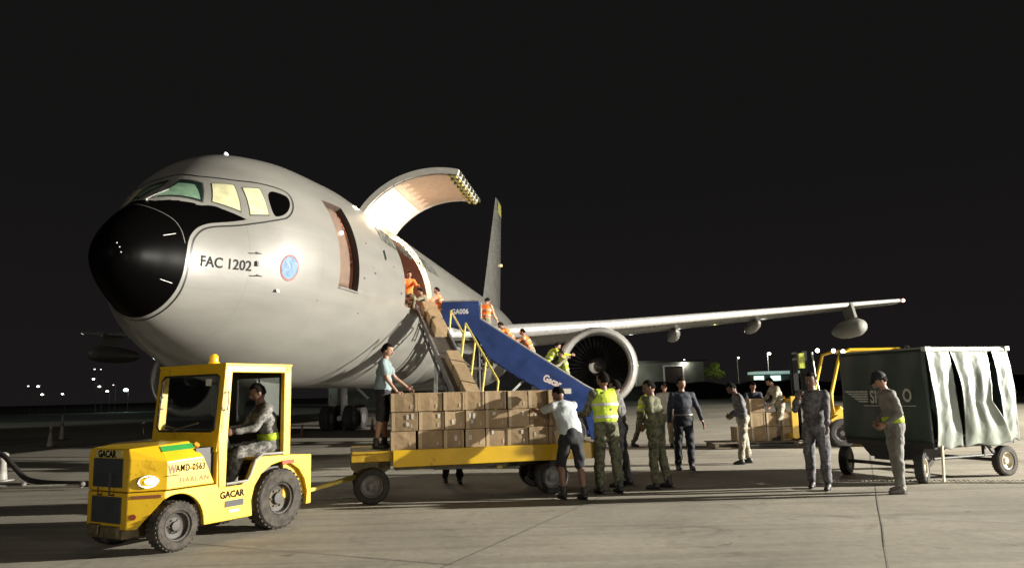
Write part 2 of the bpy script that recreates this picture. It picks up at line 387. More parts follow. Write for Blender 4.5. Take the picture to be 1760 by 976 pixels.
STRs = smooth_poly(STR, 2); SEAMs = smooth_poly(SEAM, 2); DRKs = smooth_poly(DRK, 2, True)
BLKs = BLK[:4]+smooth_poly(BLK[3:7], 2)[1:]+smooth_poly(BLK[6:17], 2)[1:]+BLK[17:]
tf = np.where(TT.ravel() > math.pi, 2*math.pi-TT.ravel(), TT.ravel()); sf = SS.ravel()
near = sf < 4.4
def to3(P):
    P = np.array(P); s = np.maximum(P[:, 0], .655); l, z = surf(s, P[:, 1]); return np.stack([s, l, z], 1)
V3 = np.stack([sf, np.abs(ll), zz], 1)[near]
def dist(P, closed):
    Q = to3(P); n = len(Q); D = np.full(len(V3), 9.)
    for i in range(n if closed else n-1):
        a, c = Q[i], Q[(i+1) % n]; ab = c-a; L2 = (ab*ab).sum()+1e-12
        t = np.clip(((V3-a)@ab)/L2, 0, 1); D = np.minimum(D, np.linalg.norm(V3-(a+t[:, None]*ab), axis=1))
    return D
def inside(P):
    x, y = sf[near], tf[near]; r = np.zeros(len(x), bool); n = len(P)
    for i in range(n):
        (x1, y1), (x2, y2) = P[i], P[(i+1) % n]
        if y1 == y2: continue
        c = ((y1 > y) != (y2 > y)) & (x < (x2-x1)*(y-y1)/(y2-y1)+x1); r ^= c
    return r
def attr(name, val, dflt=-1.):
    a = np.full(len(sf), dflt, np.float32); a[near] = val
    at = me.attributes.new(name, 'FLOAT', 'POINT'); at.data.foreach_set('value', a)
dB = dist(BLKs[:-2], False)
attr('blk', np.maximum(np.where(inside(BLKs), dB, -dB), 0 if False else -9) )
ib = inside(DRKs); dD = dist(DRKs, True); attr('drk', np.where(ib, dD, -dD))
attr('strp', np.full(len(V3), -1.)); attr('seam', np.full(len(V3), -1.))
def fus_mat():
    m = bpy.data.materials.new('fuselage_paint'); m.use_nodes = True; nt = m.node_tree; b = nt.nodes['Principled BSDF']; L = nt.links.new
    def A(n): x = nt.nodes.new('ShaderNodeAttribute'); x.attribute_name = n; return x.outputs['Fac']
    def step(src, w=.004):
        r = nt.nodes.new('ShaderNodeMapRange'); r.inputs[1].default_value = -w; r.inputs[2].default_value = w; L(src, r.inputs[0]); return r.outputs[0]
    def mx(f, a, c):
        x = nt.nodes.new('ShaderNodeMix'); x.data_type = 'RGBA'; L(f, x.inputs[0])
        if isinstance(a, tuple): x.inputs[6].default_value = (*a, 1)
        else: L(a, x.inputs[6])
        x.inputs[7].default_value = (*c, 1); return x.outputs[2]
    def mxm(a, c):
        x = nt.nodes.new('ShaderNodeMath'); x.operation = 'MAXIMUM'; L(a, x.inputs[0]); L(c, x.inputs[1]); return x.outputs[0]
    tc = nt.nodes.new('ShaderNodeTexCoord')
    mp = nt.nodes.new('ShaderNodeMapping'); mp.inputs['Scale'].default_value = (.5, 1, 2.2); L(tc.outputs['Object'], mp.inputs[0])
    n = nt.nodes.new('ShaderNodeTexNoise'); n.inputs['Scale'].default_value = 1.3; n.inputs['Detail'].default_value = 7; L(mp.outputs[0], n.inputs[0])
    r = nt.nodes.new('ShaderNodeValToRGB'); r.color_ramp.elements[0].position = .3; r.color_ramp.elements[1].position = .7
    r.color_ramp.elements[0].color = (.190, .184, .166, 1); r.color_ramp.elements[1].color = (.228, .221, .200, 1); L(n.outputs[0], r.inputs[0])
    # skin panel lines: frames every 1.6 m
    sx = nt.nodes.new('ShaderNodeSeparateXYZ'); L(tc.outputs['Object'], sx.inputs[0])
    def mth(op, a, v): x = nt.nodes.new('ShaderNodeMath'); x.operation = op; L(a, x.inputs[0]); x.inputs[1].default_value = v; return x.outputs[0]
    fr = mth('PINGPONG', mth('ADD', sx.outputs[0], .45), .8); ln = mth('LESS_THAN', fr, .006)
    fz = mth('PINGPONG', mth('ADD', sx.outputs[2], .3), .65); lz = mth('LESS_THAN', fz, .004)
    lines = mth('MULTIPLY', mxm(ln, lz), .38)
    c0 = mx(lines, r.outputs[0], (.12, .12, .11))
    blk = step(A('blk')); drk = step(A('drk')); st = step(A('strp')); sm = step(A('seam'), .003)
    bk = mxm(mxm(blk, drk), st)
    c1 = mx(bk, c0, (.0016, .0014, .0014)); c2 = mx(sm, c1, (.10, .095, .09))
    L(c2, b.inputs['Base Color'])
    rr = nt.nodes.new('ShaderNodeMapRange'); L(bk, rr.inputs[0]); rr.inputs[3].default_value = .42; rr.inputs[4].default_value = .34; L(rr.outputs[0], b.inputs['Roughness'])
    sp = nt.nodes.new('ShaderNodeMapRange'); L(bk, sp.inputs[0]); sp.inputs[3].default_value = .5; sp.inputs[4].default_value = .02; L(sp.outputs[0], b.inputs['Specular IOR Level'])
    cw = nt.nodes.new('ShaderNodeMapRange'); L(bk, cw.inputs[0]); cw.inputs[3].default_value = .35; cw.inputs[4].default_value = .0; L(cw.outputs[0], b.inputs['Coat Weight'])
    b.inputs['Coat Roughness'].default_value = .07
    n2 = nt.nodes.new('ShaderNodeTexNoise'); n2.inputs['Scale'].default_value = 1.6; n2.inputs['Detail'].default_value = 3; L(tc.outputs['Object'], n2.inputs[0])
    bp = nt.nodes.new('ShaderNodeBump'); bp.inputs['Strength'].default_value = .12; bp.inputs['Distance'].default_value = .04; L(n2.outputs[0], bp.inputs['Height']); L(bp.outputs[0], b.inputs['Normal'])
    return m
fusm = fus_mat()
fus = link('fuselage', me, fusm, plane, smooth=180)
# make normals point outwards
bm_ = bmesh.new(); bm_.from_mesh(me); bmesh.ops.remove_doubles(bm_, verts=[v for v in bm_.verts if v.co.x < .653], dist=.02); bmesh.ops.recalc_face_normals(bm_, faces=bm_.faces); bm_.to_mesh(me); bm_.free()

def ribbon(name, P, w, off, m):
    for sd in (1, -1):
        pts = [SP(max(p[0], .66), min(p[1], 3.1415), off) for p in P]; b = MB(); L_, R_ = [], []
        for i, p in enumerate(pts):
            t = (pts[min(i+1, len(pts)-1)]-pts[max(i-1, 0)]).normalized(); s_, th_ = P[i]; n_ = (SP(s_, th_, .05)-SP(s_, th_, 0)).normalized(); c = t.cross(n_).normalized()*w/2
            for q_, A_ in ((p+c, L_), (p-c, R_)):
                if sd < 0: q_ = Vector((q_.x, -q_.y, q_.z))
                A_.append(b.bm.verts.new(q_))
        for i in range(len(pts)-1): b.bm.faces.new((L_[i], L_[i+1], R_[i+1], R_[i]))
        b.build(name, m, plane)
def dense(P, k=3): return [(a[0]+(c[0]-a[0])*i/k, a[1]+(c[1]-a[1])*i/k) for a, c in zip(P, P[1:]) for i in range(k)]+[P[-1]]
ribbon('black_pinstripe', dense(STRs), .032, .005, mat('pinstripe_black', (.012, .012, .011), .4, var=0))
ribbon('radome_seam', dense(SEAMs), .013, .004, mat('seam_grey', (.12, .115, .105), .5, var=0))
liner = mat('cabin_liner', (.30, .15, .11), .6, var=.1, scale=3)
jamb_m = mat('door_frame_paint', (.74, .70, .60), .45, var=.06)
def rect_jamb(name, rc, g, m, inner):
    b = MB(); n = 28
    def edge(a, c):
        for i in range(n):
            p = [a[k]+(c[k]-a[k])*i/n for k in (0, 1)]; q_ = [a[k]+(c[k]-a[k])*(i+1)/n for k in (0, 1)]
            b.bm.faces.new([b.bm.verts.new(x) for x in (SP(*p), SP(*q_), SP(*q_, -g), SP(*p, -g))])
    s0, s1, t0, t1 = rc
    edge((s0, t0), (s0, t1)); edge((s1, t0), (s1, t1)); edge((s0, t0), (s1, t0)); edge((s0, t1), (s1, t1))
    bmesh.ops.remove_doubles(b.bm, verts=b.bm.verts, dist=1e-4)
    return b.build(name, m, plane, smooth=30)
rect_jamb('cargo_door_frame', OP, .17, jamb_m, 1)
rect_jamb('crew_door_frame', L1, .14, mat('dark_frame', (.10, .07, .055), .5, var=.1), 1)
# cabin inside: liner shell with the same openings, floor, bulkheads
b = MB()
sl = [4.4]+clean([round(float(x), 4) for x in np.arange(4.6, 17, .25)], [OP[0], OP[1], L1[0], L1[1]], .03)
tl = clean([round(float(x), 4) for x in np.linspace(0, 2*math.pi, 73)[:-1]], [OP[2], OP[3], L1[2], L1[3]], .02)
VI = [[b.bm.verts.new(SP(s, t, -.16)) for t in tl] for s in sl]
for i in range(len(sl)-1):
    for j in range(len(tl)):
        j2 = (j+1) % len(tl); tm_ = (tl[j]+tl[j2])/2 if j2 else 6.2
        if inrect((sl[i]+sl[i+1])/2, tm_, OP) or inrect((sl[i]+sl[i+1])/2, tm_, L1): continue
        b.bm.faces.new((VI[i][j], VI[i][j2], VI[i+1][j2], VI[i+1][j]))
b.bm.faces.new(VI[0]); b.bm.faces.new(VI[-1])
cab = b.build('cabin_liner', liner, plane, smooth=30)
b = MB(); b.box((10.6, 0, 4.06), (12.2, 4.5, .08)); b.build('cargo_floor', mat('floor_panel', (.22, .17, .13), .5, var=.1), cab)
for s in np.arange(5, 16.5, .75):
    b = MB()
    pts = [SP(s, t, -.2) for t in np.linspace(-1.7, 1.7, 30) if not (inrect(s, t, (OP[0]-.1, OP[1]+.1, OP[2]-.1, OP[3]+.1)) or inrect(s, t, (L1[0]-.1, L1[1]+.1, L1[2], L1[3])))]
    for p, q_ in zip(pts, pts[1:]):
        if (p-q_).length < .6: b.beam(p, q_, .06, .05, (1, 0, 0))
    b.build('wall_rib', mat('rib_paint', (.36, .2, .15), .6, var=.1), cab)
for s, y in ((10.4, -.55), (11.7, -.55), (12.9, -.55), (10.6, .4), (12.2, .4)):
    b = MB(); b.cyl((s, y, 6.98-.25*abs(y)), (s, y, 6.93-.25*abs(y)), .09, n=16)
    b.build('ceiling_lamp', mat('lamp_glow', (1, .9, .75), emit=(1, .82, .6), estr=14, var=0), cab)
# crew door: slid up, inner leaf visible, grab panel
b = MB()
def crew(u, v): return SP(5.05+.76*u, .97+.78*v, -.10)
b.grid(crew, 8, 16); b.build('crew_door_panel', mat('brown_door_trim', (.17, .115, .085), .55, var=.08), plane, smooth=180, solid=.03)
b = MB(); c_ = SP(5.5, 1.25, -.06); b.ball(c_, .045, u=10, v=8); b.build('crew_door_lamp', mat('warm_bulb', (1, .8, .6), emit=(1, .8, .55), estr=6, var=0), plane)
b = MB()
for i in range(14): b.beam(SP(L1[0]+(L1[1]-L1[0])*i/14, L1[3]+.012, .02), SP(L1[0]+(L1[1]-L1[0])*(i+1)/14, L1[3]+.012, .02), .07, .03)
b.build('door_sill', alu, plane)
# open main cargo door: curved panel hinged along the top of the opening
hl, hz = surf(11., OP[2]); hinge = Vector((0, -float(hl), float(hz))); PHI = R(84)
def door_pt(s, th, off):
    p = SP(11., th, off); d = p-hinge; dl, dz = -d.y, d.z
    L_ = dl*math.cos(PHI)-dz*math.sin(PHI); Z_ = dl*math.sin(PHI)+dz*math.cos(PHI)
    return Vector((s, hinge.y-L_, hinge.z+Z_))
D0, D1 = OP[0]-.05, OP[1]+.05
b = MB(); nt2 = 40
def dsec(s, th):
    return [door_pt(s, th, o_) for o_ in (0, -.17)]
R0 = [[b.bm.verts.new(p) for s in (D0, D1) for p in dsec(s, OP[2]+(OP[3]-OP[2])*i/nt2)] for i in range(nt2+1)]
for A_, B_ in zip(R0, R0[1:]):
    for k in ((0, 1), (1, 3), (3, 2), (2, 0)): b.bm.faces.new((A_[k[0]], A_[k[1]], B_[k[1]], B_[k[0]]))
b.bm.faces.new((R0[0][0], R0[0][1], R0[0][3], R0[0][2])); b.bm.faces.new([R0[-1][k] for k in (0, 1, 3, 2)])
cdoor = b.build('cargo_door', mat('cargo_door_grey', (.42, .41, .37), .35, var=.05, coat=.2), plane, smooth=35)
b = MB()
def inn(u, v): return door_pt(D0+.16+(D1-D0-.32)*u, OP[2]+.10+(OP[3]-OP[2]-.22)*v, -.178)
b.grid(lambda u, v: inn(u, v*.36), 6, 14); b.build('door_lining', mat('cream_lining', (.66, .58, .46), .55, var=.05), cdoor, smooth=180)
b = MB(); b.grid(lambda u, v: inn(u, .37+v*.63), 6, 20); b.build('door_lining', mat('beige_lining', (.42, .33, .25), .6, var=.06), cdoor, smooth=180)
b = MB()
for th in np.linspace(OP[2]+.08, OP[3]-.05, 9):
    b.beam(door_pt(D0+.02, th, -.185), door_pt(D0+.15, th, -.185), .03, .02)
b.tube([door_pt(D0+.08, OP[2]+.1+(OP[3]-OP[2]-.15)*i/24, -.19) for i in range(25)], .014)
b.build('door_seal', mat('seal_grey', (.2, .19, .17), .6, var=0), cdoor)
for i in range(8):
    b = MB(); b2 = MB(); s = D0+.12+(D1-D0-.24)*i/7
    for j, th in enumerate((OP[3]-.03, OP[3]-.10)):
        p = door_pt(s, th, -.19); b.mi = 0
        b.box(p, (.15, .10, .12)); b2.cyl(p+Vector((-.10, 0, .02)), p+Vector((.10, 0, .02)), .045, n=10)
    b2.box(door_pt(s+.12, OP[3]+.005, -.08), (.1, .09, .13))
    b.build('latch_housing', mat('primer_yellow', (.42, .38, .10), .5, var=.15), cdoor, bevel=.01)
    b2.build('latch_hook', mat('latch_dark', (.07, .065, .04), .5, var=.2), cdoor)
# lamp fixture on the upper frame of the opening, lights the raised door
fx = SP(11.0, OP[2]+.03, .05)
b = MB(); b.box(fx, (.5, .10, .08)); fl = b.build('door_work_lamp', mat('work_lamp_glow', (1, .9, .75), emit=(1, .86, .66), estr=18, var=0), plane)
M_pl = Matrix.Translation((AX, AY, 0)) @ Matrix.Rotation(ANG, 4, 'Z')
def W(p): return M_pl @ Vector(p)
lamp('door_light', 'POINT', W(SP(11.0, OP[2]+.16, .32)), 75, (1, .80, .56), .12)
lamp('door_light', 'POINT', W(SP(10.1, OP[2]-.02, .30)), 45, (1, .80, .56), .12)
lamp('cabin_light', 'POINT', W((11.6, -.3, 6.3)), 90, (1, .62, .45), .3)
lamp('cabin_light', 'POINT', W((12.0, -1.9, 5.9)), 170, (1, .70, .50), .2)
lamp('cabin_light', 'POINT', W((5.7, -.8, 6.0)), 5, (1, .7, .5), .2)
# cockpit glazing: panels that follow the skin
def quad_patch(name, corners, off, m, parent=plane, n=10, side=1, rnd_=.0):
    (a, b_, c, d) = corners   # tl,tr,br,bl in (s,th)
    mb = MB()
    def f(u, v):
        s = (1-v)*((1-u)*a[0]+u*b_[0])+v*((1-u)*d[0]+u*c[0]); t = (1-v)*((1-u)*a[1]+u*b_[1])+v*((1-u)*d[1]+u*c[1])
        p = SP(s, abs(t), off)
        if t < 0: p.y = -p.y
        if side < 0: p.y = -p.y
        return p
    mb.grid(f, n, n); return mb.build(name, m, parent, smooth=180)
glass_f = mat('windscreen_glass', (.012, .022, .018), .06, var=0, coat=1, spec=.9)
shade_g = mat('green_dashboard_shade', (.16, .27, .18), .5, var=.15, scale=4)
glass_y = mat('curtained_window', (.62, .60, .36), .30, var=.10, scale=5, coat=.8)
gask = mat('window_gasket', (.05, .05, .045), .5, var=0)
def inset(c, k):
    m_ = (sum(p[0] for p in c)/4, sum(p[1] for p in c)/4); return [(p[0]+(m_[0]-p[0])*k, p[1]+(m_[1]-p[1])*k) for p in c]
W1 = [(2.63, .075), (2.66, .395), (2.30, .725), (1.665, .15)]
W2 = [(2.72, .475), (2.96, .665), (2.76, 1.03), (2.44, .745)]
W3 = [(3.02, .735), (3.27, .835), (3.17, 1.165), (2.86, 1.10)]
for sd in (1, -1):
    for k, Wn in enumerate((W1, W2, W3)):
        g_ = quad_patch('cockpit_window', Wn, .006, gask, side=sd)
        quad_patch('pane', inset(Wn, .07), .010, glass_f if k == 0 else glass_y, g_, side=sd)
        if k == 0:
            I = inset(Wn, .17); I[0] = (I[0][0]-.10, I[0][1]); I[1] = (I[1][0]-.06, I[1][1]-.04)
            quad_patch('sun_shade', I, .013, shade_g, g_, side=sd)
# wiper
b = MB(); b.tube([SP(1.62, .12, .02), SP(1.78, .16, .03), SP(2.1, .2, .03)], .012); b.ball(SP(1.60, .14, .02), .03); b.build('wiper', alu, plane)
# lightning diverter strips, small fittings, probes
b = MB()
for sd in (1, -1):
    for t0 in (1.18, 2.05):
        for i in range(5):
            a_, c2 = SP(1.36+.045*i, t0, .008), SP(1.36+.045*(i+1), t0, .008)
            if sd < 0: a_.y *= -1; c2.y *= -1
            b.beam(a_, c2, .035, .008)
for t0 in (.9, 1.2, 1.5):
    b.ball(SP(.70+.02*t0, t0, .004), .012, u=8, v=6)
b.build('diverter_strip', white, plane)
b = MB()
for s, t in ((2.86, 1.535), (2.9, 1.775)):
    p = SP(s, t, .05); b.beam(SP(s, t, 0), p, .03, .02); b.beam(p+Vector((-.10, 0, 0)), p+Vector((.10, -.01, 0)), .018, .018)
b.box(SP(2.88, 1.65, .004), (.12, .012, .10))
b.build('pitot_probe', steel_m, plane)
b = MB(); b.beam(SP(8.28, 1.265, .006), SP(8.28, 1.36, .006), .1, .008, (1, 0, 0)); b.build('vent_slot', mat('slot_dark', (.10, .11, .10), .5, var=0), plane)
b = MB(); b.box(SP(3.33, 1.93, .01), (.16, .015, .05)); b.build('static_port', white, plane)
for i in range(16):
    s_ = 3.9+rnd.random()*9.; t_ = 1.25+rnd.random()*.95
    if inrect(s_, t_, (OP[0]-.25, OP[1]+.25, 0, 3)) or inrect(s_, t_, (L1[0]-.25, L1[1]+.25, 0, 3)): continue
    w_ = rnd.uniform(.03, .12); b = MB(); a_, c2 = SP(s_, t_, .004), SP(s_+w_, t_, .004); b.beam(a_, c2, .006, rnd.uniform(.015, .05)); b.build('stencil', mat('stencil_red', (.18, .07, .05), .8, var=0, spec=.1) if i % 4 == 0 else mat('stencil_grey', (.07, .07, .07), .8, var=0, spec=.1), plane)
# roof antenna and anti collision light
b = MB(); b.box(SP(4.1, .1, .03), (.16, .03, .06), taper=.6); b.build('roof_light', mat('clear_lamp', (.8, .8, .8), .2, var=0, emit=(1, 1, 1), estr=.8), plane)
# writing
wm = mat('marking_black', (.012, .012, .012), .9, var=0, spec=.05)
def on_skin(s0, z0, off=.008): return lambda x, y: SP(s0+x, th_of_z(s0+x, z0+y), off)
z_l1 = float(surf(2.4, 1.66)[1])
text('tail_number_text', 'FAC 1202', .27, mat('worn_marking', (.035, .035, .033), .8, var=.3, scale=30, spec=.2), plane, on_skin(1.97, z_l1-.05), bold=.004, sx=.73)
text('air_force_title', 'FUERZA AEREA COLOMBIANA', .62, mat('marking_grey_green', (.05, .06, .05), .5, var=0), plane, on_skin(8.55, 5.72), bold=.012, sx=.80)
# emblem
b = MB(); ce = (3.46, float(surf(3.45, 1.70)[1]))
def em(r0, r1, off, mm, a0=0, a1=2*math.pi, n=28):
    mb = MB()
    def f(u, v):
        a = a0+(a1-a0)*u; r = r0+(r1-r0)*v; s = ce[0]+r*math.cos(a)*.74; return SP(s, th_of_z(s, ce[1]+r*math.sin(a)), off)
    mb.grid(f, n, 2); return mb
em(.225, .265, .008, None).build('emblem_ring', mat('emblem_red', (.30, .13, .12), .8, var=.1, scale=30), plane)
eb = em(0, .225, .008, None).build('emblem_disc', mat('emblem_blue', (.17, .27, .42), .8, var=.15, scale=14), plane)
b = MB()
for P_ in ([(-.12, .14), (-.07, .15), (.03, .0), (-.02, -.01)], [(.02, .05), (.17, .10), (.16, .03), (.05, -.02)], [(-.01, .0), (.04, .0), (.02, -.17), (-.04, -.15)], [(-.02, .0), (-.16, -.05), (-.14, -.10), (-.01, -.05)]):
    b.bm.faces.new([b.bm.verts.new(SP(ce[0]+x, th_of_z(ce[0]+x, ce[1]+y), .014)) for x, y in P_])
b.build('emblem_figure', mat('emblem_dark_blue', (.03, .12, .30), .5, var=0), eb)
# wings
def wz(l): return 3.55+.084*l if l < 8 else 4.22+(l-8)*.104
def wing(side):
    b = MB(); st = [0, 2.6, 5, 7.8, 12, 17, 21, 23.6, 23.85]; n = 22; rings = []
    for l in st:
        le = 16.9+.657*(l-2.5); ch = 10.4-(10.4-6.2)*l/7.8 if l < 7.8 else 6.2-(6.2-2.3)*(l-7.8)/16.
        if l > 23.7: le += .5; ch -= .8
        tk = (.14 if l < 8 else .11)*ch*(.3 if l > 23.7 else 1); ring = []
        for i in range(n):
            a = 2*math.pi*i/n; x = .5-.5*math.cos(a); y = .5*math.sin(a)*2.2*(math.sqrt(max(x, 1e-4))*(1-x)+.02)*1.0
            z = y*tk*(.9 if y > 0 else .75)-.35*(x-.3)*(.1*ch)*.6
            ring.append(b.bm.verts.new((le+x*ch, -side*l, wz(l)+z)))
        rings.append(ring)
    for A_, B_ in zip(rings, rings[1:]):
        for k in range(n): b.bm.faces.new((A_[k], A_[(k+1) % n], B_[(k+1) % n], B_[k]))
    b.bm.faces.new(rings[-1]); b.bm.faces.new(rings[0][::-1])
    w_ = b.build('wing', greyp, plane, smooth=50)
    # bare metal leading edge
    b = MB()
    def le_pt(l, k):
        le = 16.9+.657*(l-2.5); ch = 10.4-(10.4-6.2)*l/7.8 if l < 7.8 else 6.2-(6.2-2.3)*(l-7.8)/16.
        r = .038*ch; a = math.pi*(.5+k)
        return Vector((le+r*.75+r*math.cos(a)*.80, -side*l, wz(l)+.02*ch*.2+r*math.sin(a)*.9))
    b.grid(lambda u, v: le_pt(1.6+21.8*u, v), 30, 10); b.build('leading_edge', mat('bare_metal', (.55, .54, .52), .24, metal=.6, var=.05), w_, smooth=180)
    for l in (11.3, 15.4):
        b = MB(); s = 24.4+.5*(l-11.3)+1.2; pr = [(0, 0), (.2, .13), (.8, .24), (1.8, .30), (2.8, .24), (3.6, .1), (4, 0)]
        b.lathe([(t-1, r) for t, r in pr], (s, -side*l, wz(l)-.42), (1, 0, -.05), 14); b.build('flap_fairing', greyp, w_, smooth=180)
    # refuelling pod
    pl = 20.3; sp_ = 28.6
    b = MB(); b.lathe([(0, 0), (.08, .22), (.35, .35), (.9, .45), (2.2, .47), (3.2, .42), (4.0, .30), (4.2, .26), (4.2, 0)], (sp_-1.4, -side*pl, wz(pl)-1.18), (1, 0, 0), 24)
    pod = b.build('refuelling_pod', mat('pod_grey', (.17, .17, .155), .35, var=.06), w_, smooth=60)
    b = MB(); b.prism([(0, -.7), (1.6, -.7), (2.2, .1), (.5, .1)], lambda x, z: Vector((sp_-.6+x, -side*pl-.06, wz(pl)+z)), lambda x, z: Vector((sp_-.6+x, -side*pl+.06, wz(pl)+z)))
    b.build('pod_pylon', greyp, w_)
    b = MB(); b.ball((31.2, -side*23.75, wz(23.8)), .09, u=10, v=8)
    b.build('wing_tip_light', mat('red_nav', (.8, .1, .1), emit=(1, .10, .08), estr=26, var=0) if side > 0 else mat('white_nav', (.8, .9, .8), emit=(.8, 1, .9), estr=1.2, var=0), w_)
    # engine
    ec = Vector((15.84, -side*7.76, 2.405))
    b = MB(); b.lathe([(.9, 1.10), (.5, 1.10), (.15, 1.14), (.02, 1.20), (0, 1.245), (.04, 1.30), (.3, 1.38), (1.2, 1.46), (2.6, 1.42), (3.8, 1.20), (4.4, 1.02), (4.4, .9), (3.4, .9)], ec, (1, 0, .02), 56)
    en = b.build('engine', greyp, w_, smooth=50)
    b = MB(); b.lathe([(.42, 1.095), (.15, 1.13), (.015, 1.19), (-.012, 1.245), (.03, 1.315), (.28, 1.392)], ec, (1, 0, .02), 56); b.build('inlet_lip', mat('inlet_lip_metal', (.42, .41, .39), .33, metal=.5, var=.05), en, smooth=180)
    b = MB(); nb = 38
    b.lathe([(1.05, 1.10), (1.15, 0)], ec, (1, 0, .02), 40)
    b.build('fan_back', black, en)
    b = MB(); b.lathe([(.40, 1.09), (1.06, 1.085)], ec, (1, 0, .02), 48); b.build('inlet_barrel', mat('inlet_dark', (.03, .028, .026), .7, var=.1), en, smooth=180)
    b = MB()
    for i in range(nb):
        a = 2*math.pi*i/nb; q_ = Matrix.Rotation(a, 3, 'X')
        for r0, r1, w0, w1 in ((.35, .72, .5, .8), (.72, 1.08, .8, 1.15)):
            pts = [q_ @ Vector((x, y, r)) for x, y, r in ((.72, -.02*w0, r0), (.95, .035*w0, r0), (.92, .06*w1, r1), (.68, -.045*w1, r1))]
            b.bm.faces.new([b.bm.verts.new(ec+p) for p in pts])
    b.build('fan', mat('fan_blade', (.022, .020, .018), .6, metal=.2, var=.2), en)
    b = MB(); b.lathe([(.30, 0), (.36, .09), (.55, .23), (.8, .34)], ec, (1, 0, .02), 28); spn = b.build('spinner', mat('spinner_dark', (.03, .028, .026), .4, var=0), en, smooth=180)
    b = MB()
    def sw(u, v):
        a = 1.2+3.6*u; r = .25-.05*u; wdt = .16*math.sin(math.pi*min(1, u*1.02+.02))**.7+.008; rr_ = r+(v-.5)*wdt
        tt_ = np.interp(rr_, [0, .09, .23, .34], [.30, .36, .55, .8])-.014
        return ec+Vector((tt_, -math.cos(a)*rr_, math.sin(a)*rr_))
    b.grid(sw, 24, 2); b.build('spinner_swirl', white, spn)
    b = MB(); b.prism([(.7, 1.3), (4.4, 1.72), (7.5, 1.55), (6.5, 1.2), (4.2, 1.0)], lambda x, z: ec+Vector((x, -.16, z)), lambda x, z: ec+Vector((x, .16, z))); b.build('engine_pylon', greyp, en)
    b = MB(); q_ = ec+Vector((1.1, side*1.32, .75)); b.prism([(0, 0), (.5, 0), (.6, .35), (.25, .32)], lambda x, z: q_+Vector((x, -.02+z*side*.8, z*.6)), lambda x, z: q_+Vector((x, .02+z*side*.8, z*.6))); b.build('nacelle_strake', greyp, en)
    return w_
wing(1); wing(-1)
# belly fairing
b = MB(); b.lathe([(0, 0), (1.0, .75), (3, 1.25), (6, 1.45), (10, 1.45), (13, 1.1), (15.5, .4), (16, 0)], (14.2, 0, 0), (1, 0, 0), 40)
for v in b.bm.verts: v.co.y *= 1.9; v.co.z = v.co.z*.75+2.85
b.build('belly_fairing', greyp, plane, smooth=180)
# fin and tailplane
def fin_surf(name, root, tip, ch0, ch1, tk):
    b = MB(); n = 18; rings = []
    r0, r1 = Vector(root), Vector(tip); d = r1-r0; nr = Vector((1, 0, 0)).cross(d).normalized()
    for k in (0, .5, .985, 1):
        ch = ch0+(ch1-ch0)*k; o = r0+d*k; ring = []
        for i in range(n):
            a = 2*math.pi*i/n; x = .5-.5*math.cos(a); y = math.sin(a)*2.0*(math.sqrt(x)*(1-x)+.01)*(0.3 if k == 1 else 1)
            ring.append(b.bm.verts.new(o+Vector((x*ch, 0, 0))+nr*y*tk*ch*.5))
        rings.append(ring)
    for A_, B_ in zip(rings, rings[1:]):
        for k in range(n): b.bm.faces.new((A_[k], A_[(k+1) % n], B_[(k+1) % n], B_[k]))
    b.bm.faces.new(rings[-1])
    return b.build(name, greyp, plane, smooth=50)
fin = fin_surf('tail_fin', (37.0, 0, ZC+2.2), (44.5, 0, 16.42), 8.2, 2.9, .12)
b = MB()
for i, (z, m_) in enumerate(((15.2, 0), (14.75, 1), (14.3, 2))):
    pass
b.box((45.3, -.17, 15.6), (1.5, .012, .9)); b.build('fin_badge', mat('fin_yellow', (.35, .33, .10), .5, var=.1), fin)
b = MB(); b.ball((45.2, -.2, 11.2), .12, u=8, v=6); b.build('fin_lamp', mat('small_lamp', (.5, .4, .2), emit=(1, .8, .4), estr=.8, var=0), fin)
for sd in (1, -1): fin_surf('tailplane', (41.3, -sd*.8, ZC+1.1), (46.8, -sd*9.3, ZC+2.1), 5.4, 2.0, .10)
# landing gear
def bogie(side):
    y = -side*4.65; b = MB(); b.cyl((24.6, y, 3.0), (24.6, y, .62), .16, n=14); b.cyl((23.95, y, .58), (25.25, y, .58), .12, n=12)
    b.beam((24.6, y, 2.6), (24.6, y+side*1.2, 1.5), .1, .1)
    g = b.build('main_gear', mat('gear_white', (.55, .55, .52), .4, var=.1), plane, smooth=40)
    for dx in (-.71, .71):
        for dy in (-.57, .57):
            wheel(g, (24.6+dx, y+dy, .585), (0, 1 if dy > 0 else -1, 0), .585, .42, rm=steel_m)
    b = MB(); b.prism([(-.5, 1.0), (.5, 1.0), (.6, 2.7), (-.6, 2.7)], lambda x, z: Vector((24.6+x, y-side*.55, z)), lambda x, z: Vector((24.6+x, y-side*.61, z))); b.build('gear_door', greyp, g)
bogie(1); bogie(-1)
b = MB(); b.cyl((6.5, 0, 2.3), (6.5, 0, .48), .11, n=12); b.cyl((6.5, -.3, .48), (6.5, .3, .48), .06, n=10); b.beam((6.5, 0, 1.1), (7.6, 0, 2.1), .08, .08)
ng = b.build('nose_gear', MATS['gear_white'], plane, smooth=40)
for dy in (-.3, .3): wheel(ng, (6.5, dy, .47), (0, 1 if dy > 0 else -1, 0), .47, .34, rm=steel_m)
for sd in (-1, 1):
    b = MB(); b.prism([(5.2, 1.25), (6.6, 1.2), (6.7, 2.0), (5.1, 2.1)], lambda x, z: Vector((x, sd*.5, z)), lambda x, z: Vector((x, sd*.54, z))); b.build('nose_gear_door', greyp, ng)

#@@PART2
# ------------------------------------------------------------------ placing helper: parts are modelled in world coordinates, then moved into the frame of their (unrotated) parent
def at_world(b, name, mats, root, **k):
    off = Vector(root.location)
    for v in b.bm.verts: v.co -= off
    return b.build(name, mats, root, **k)

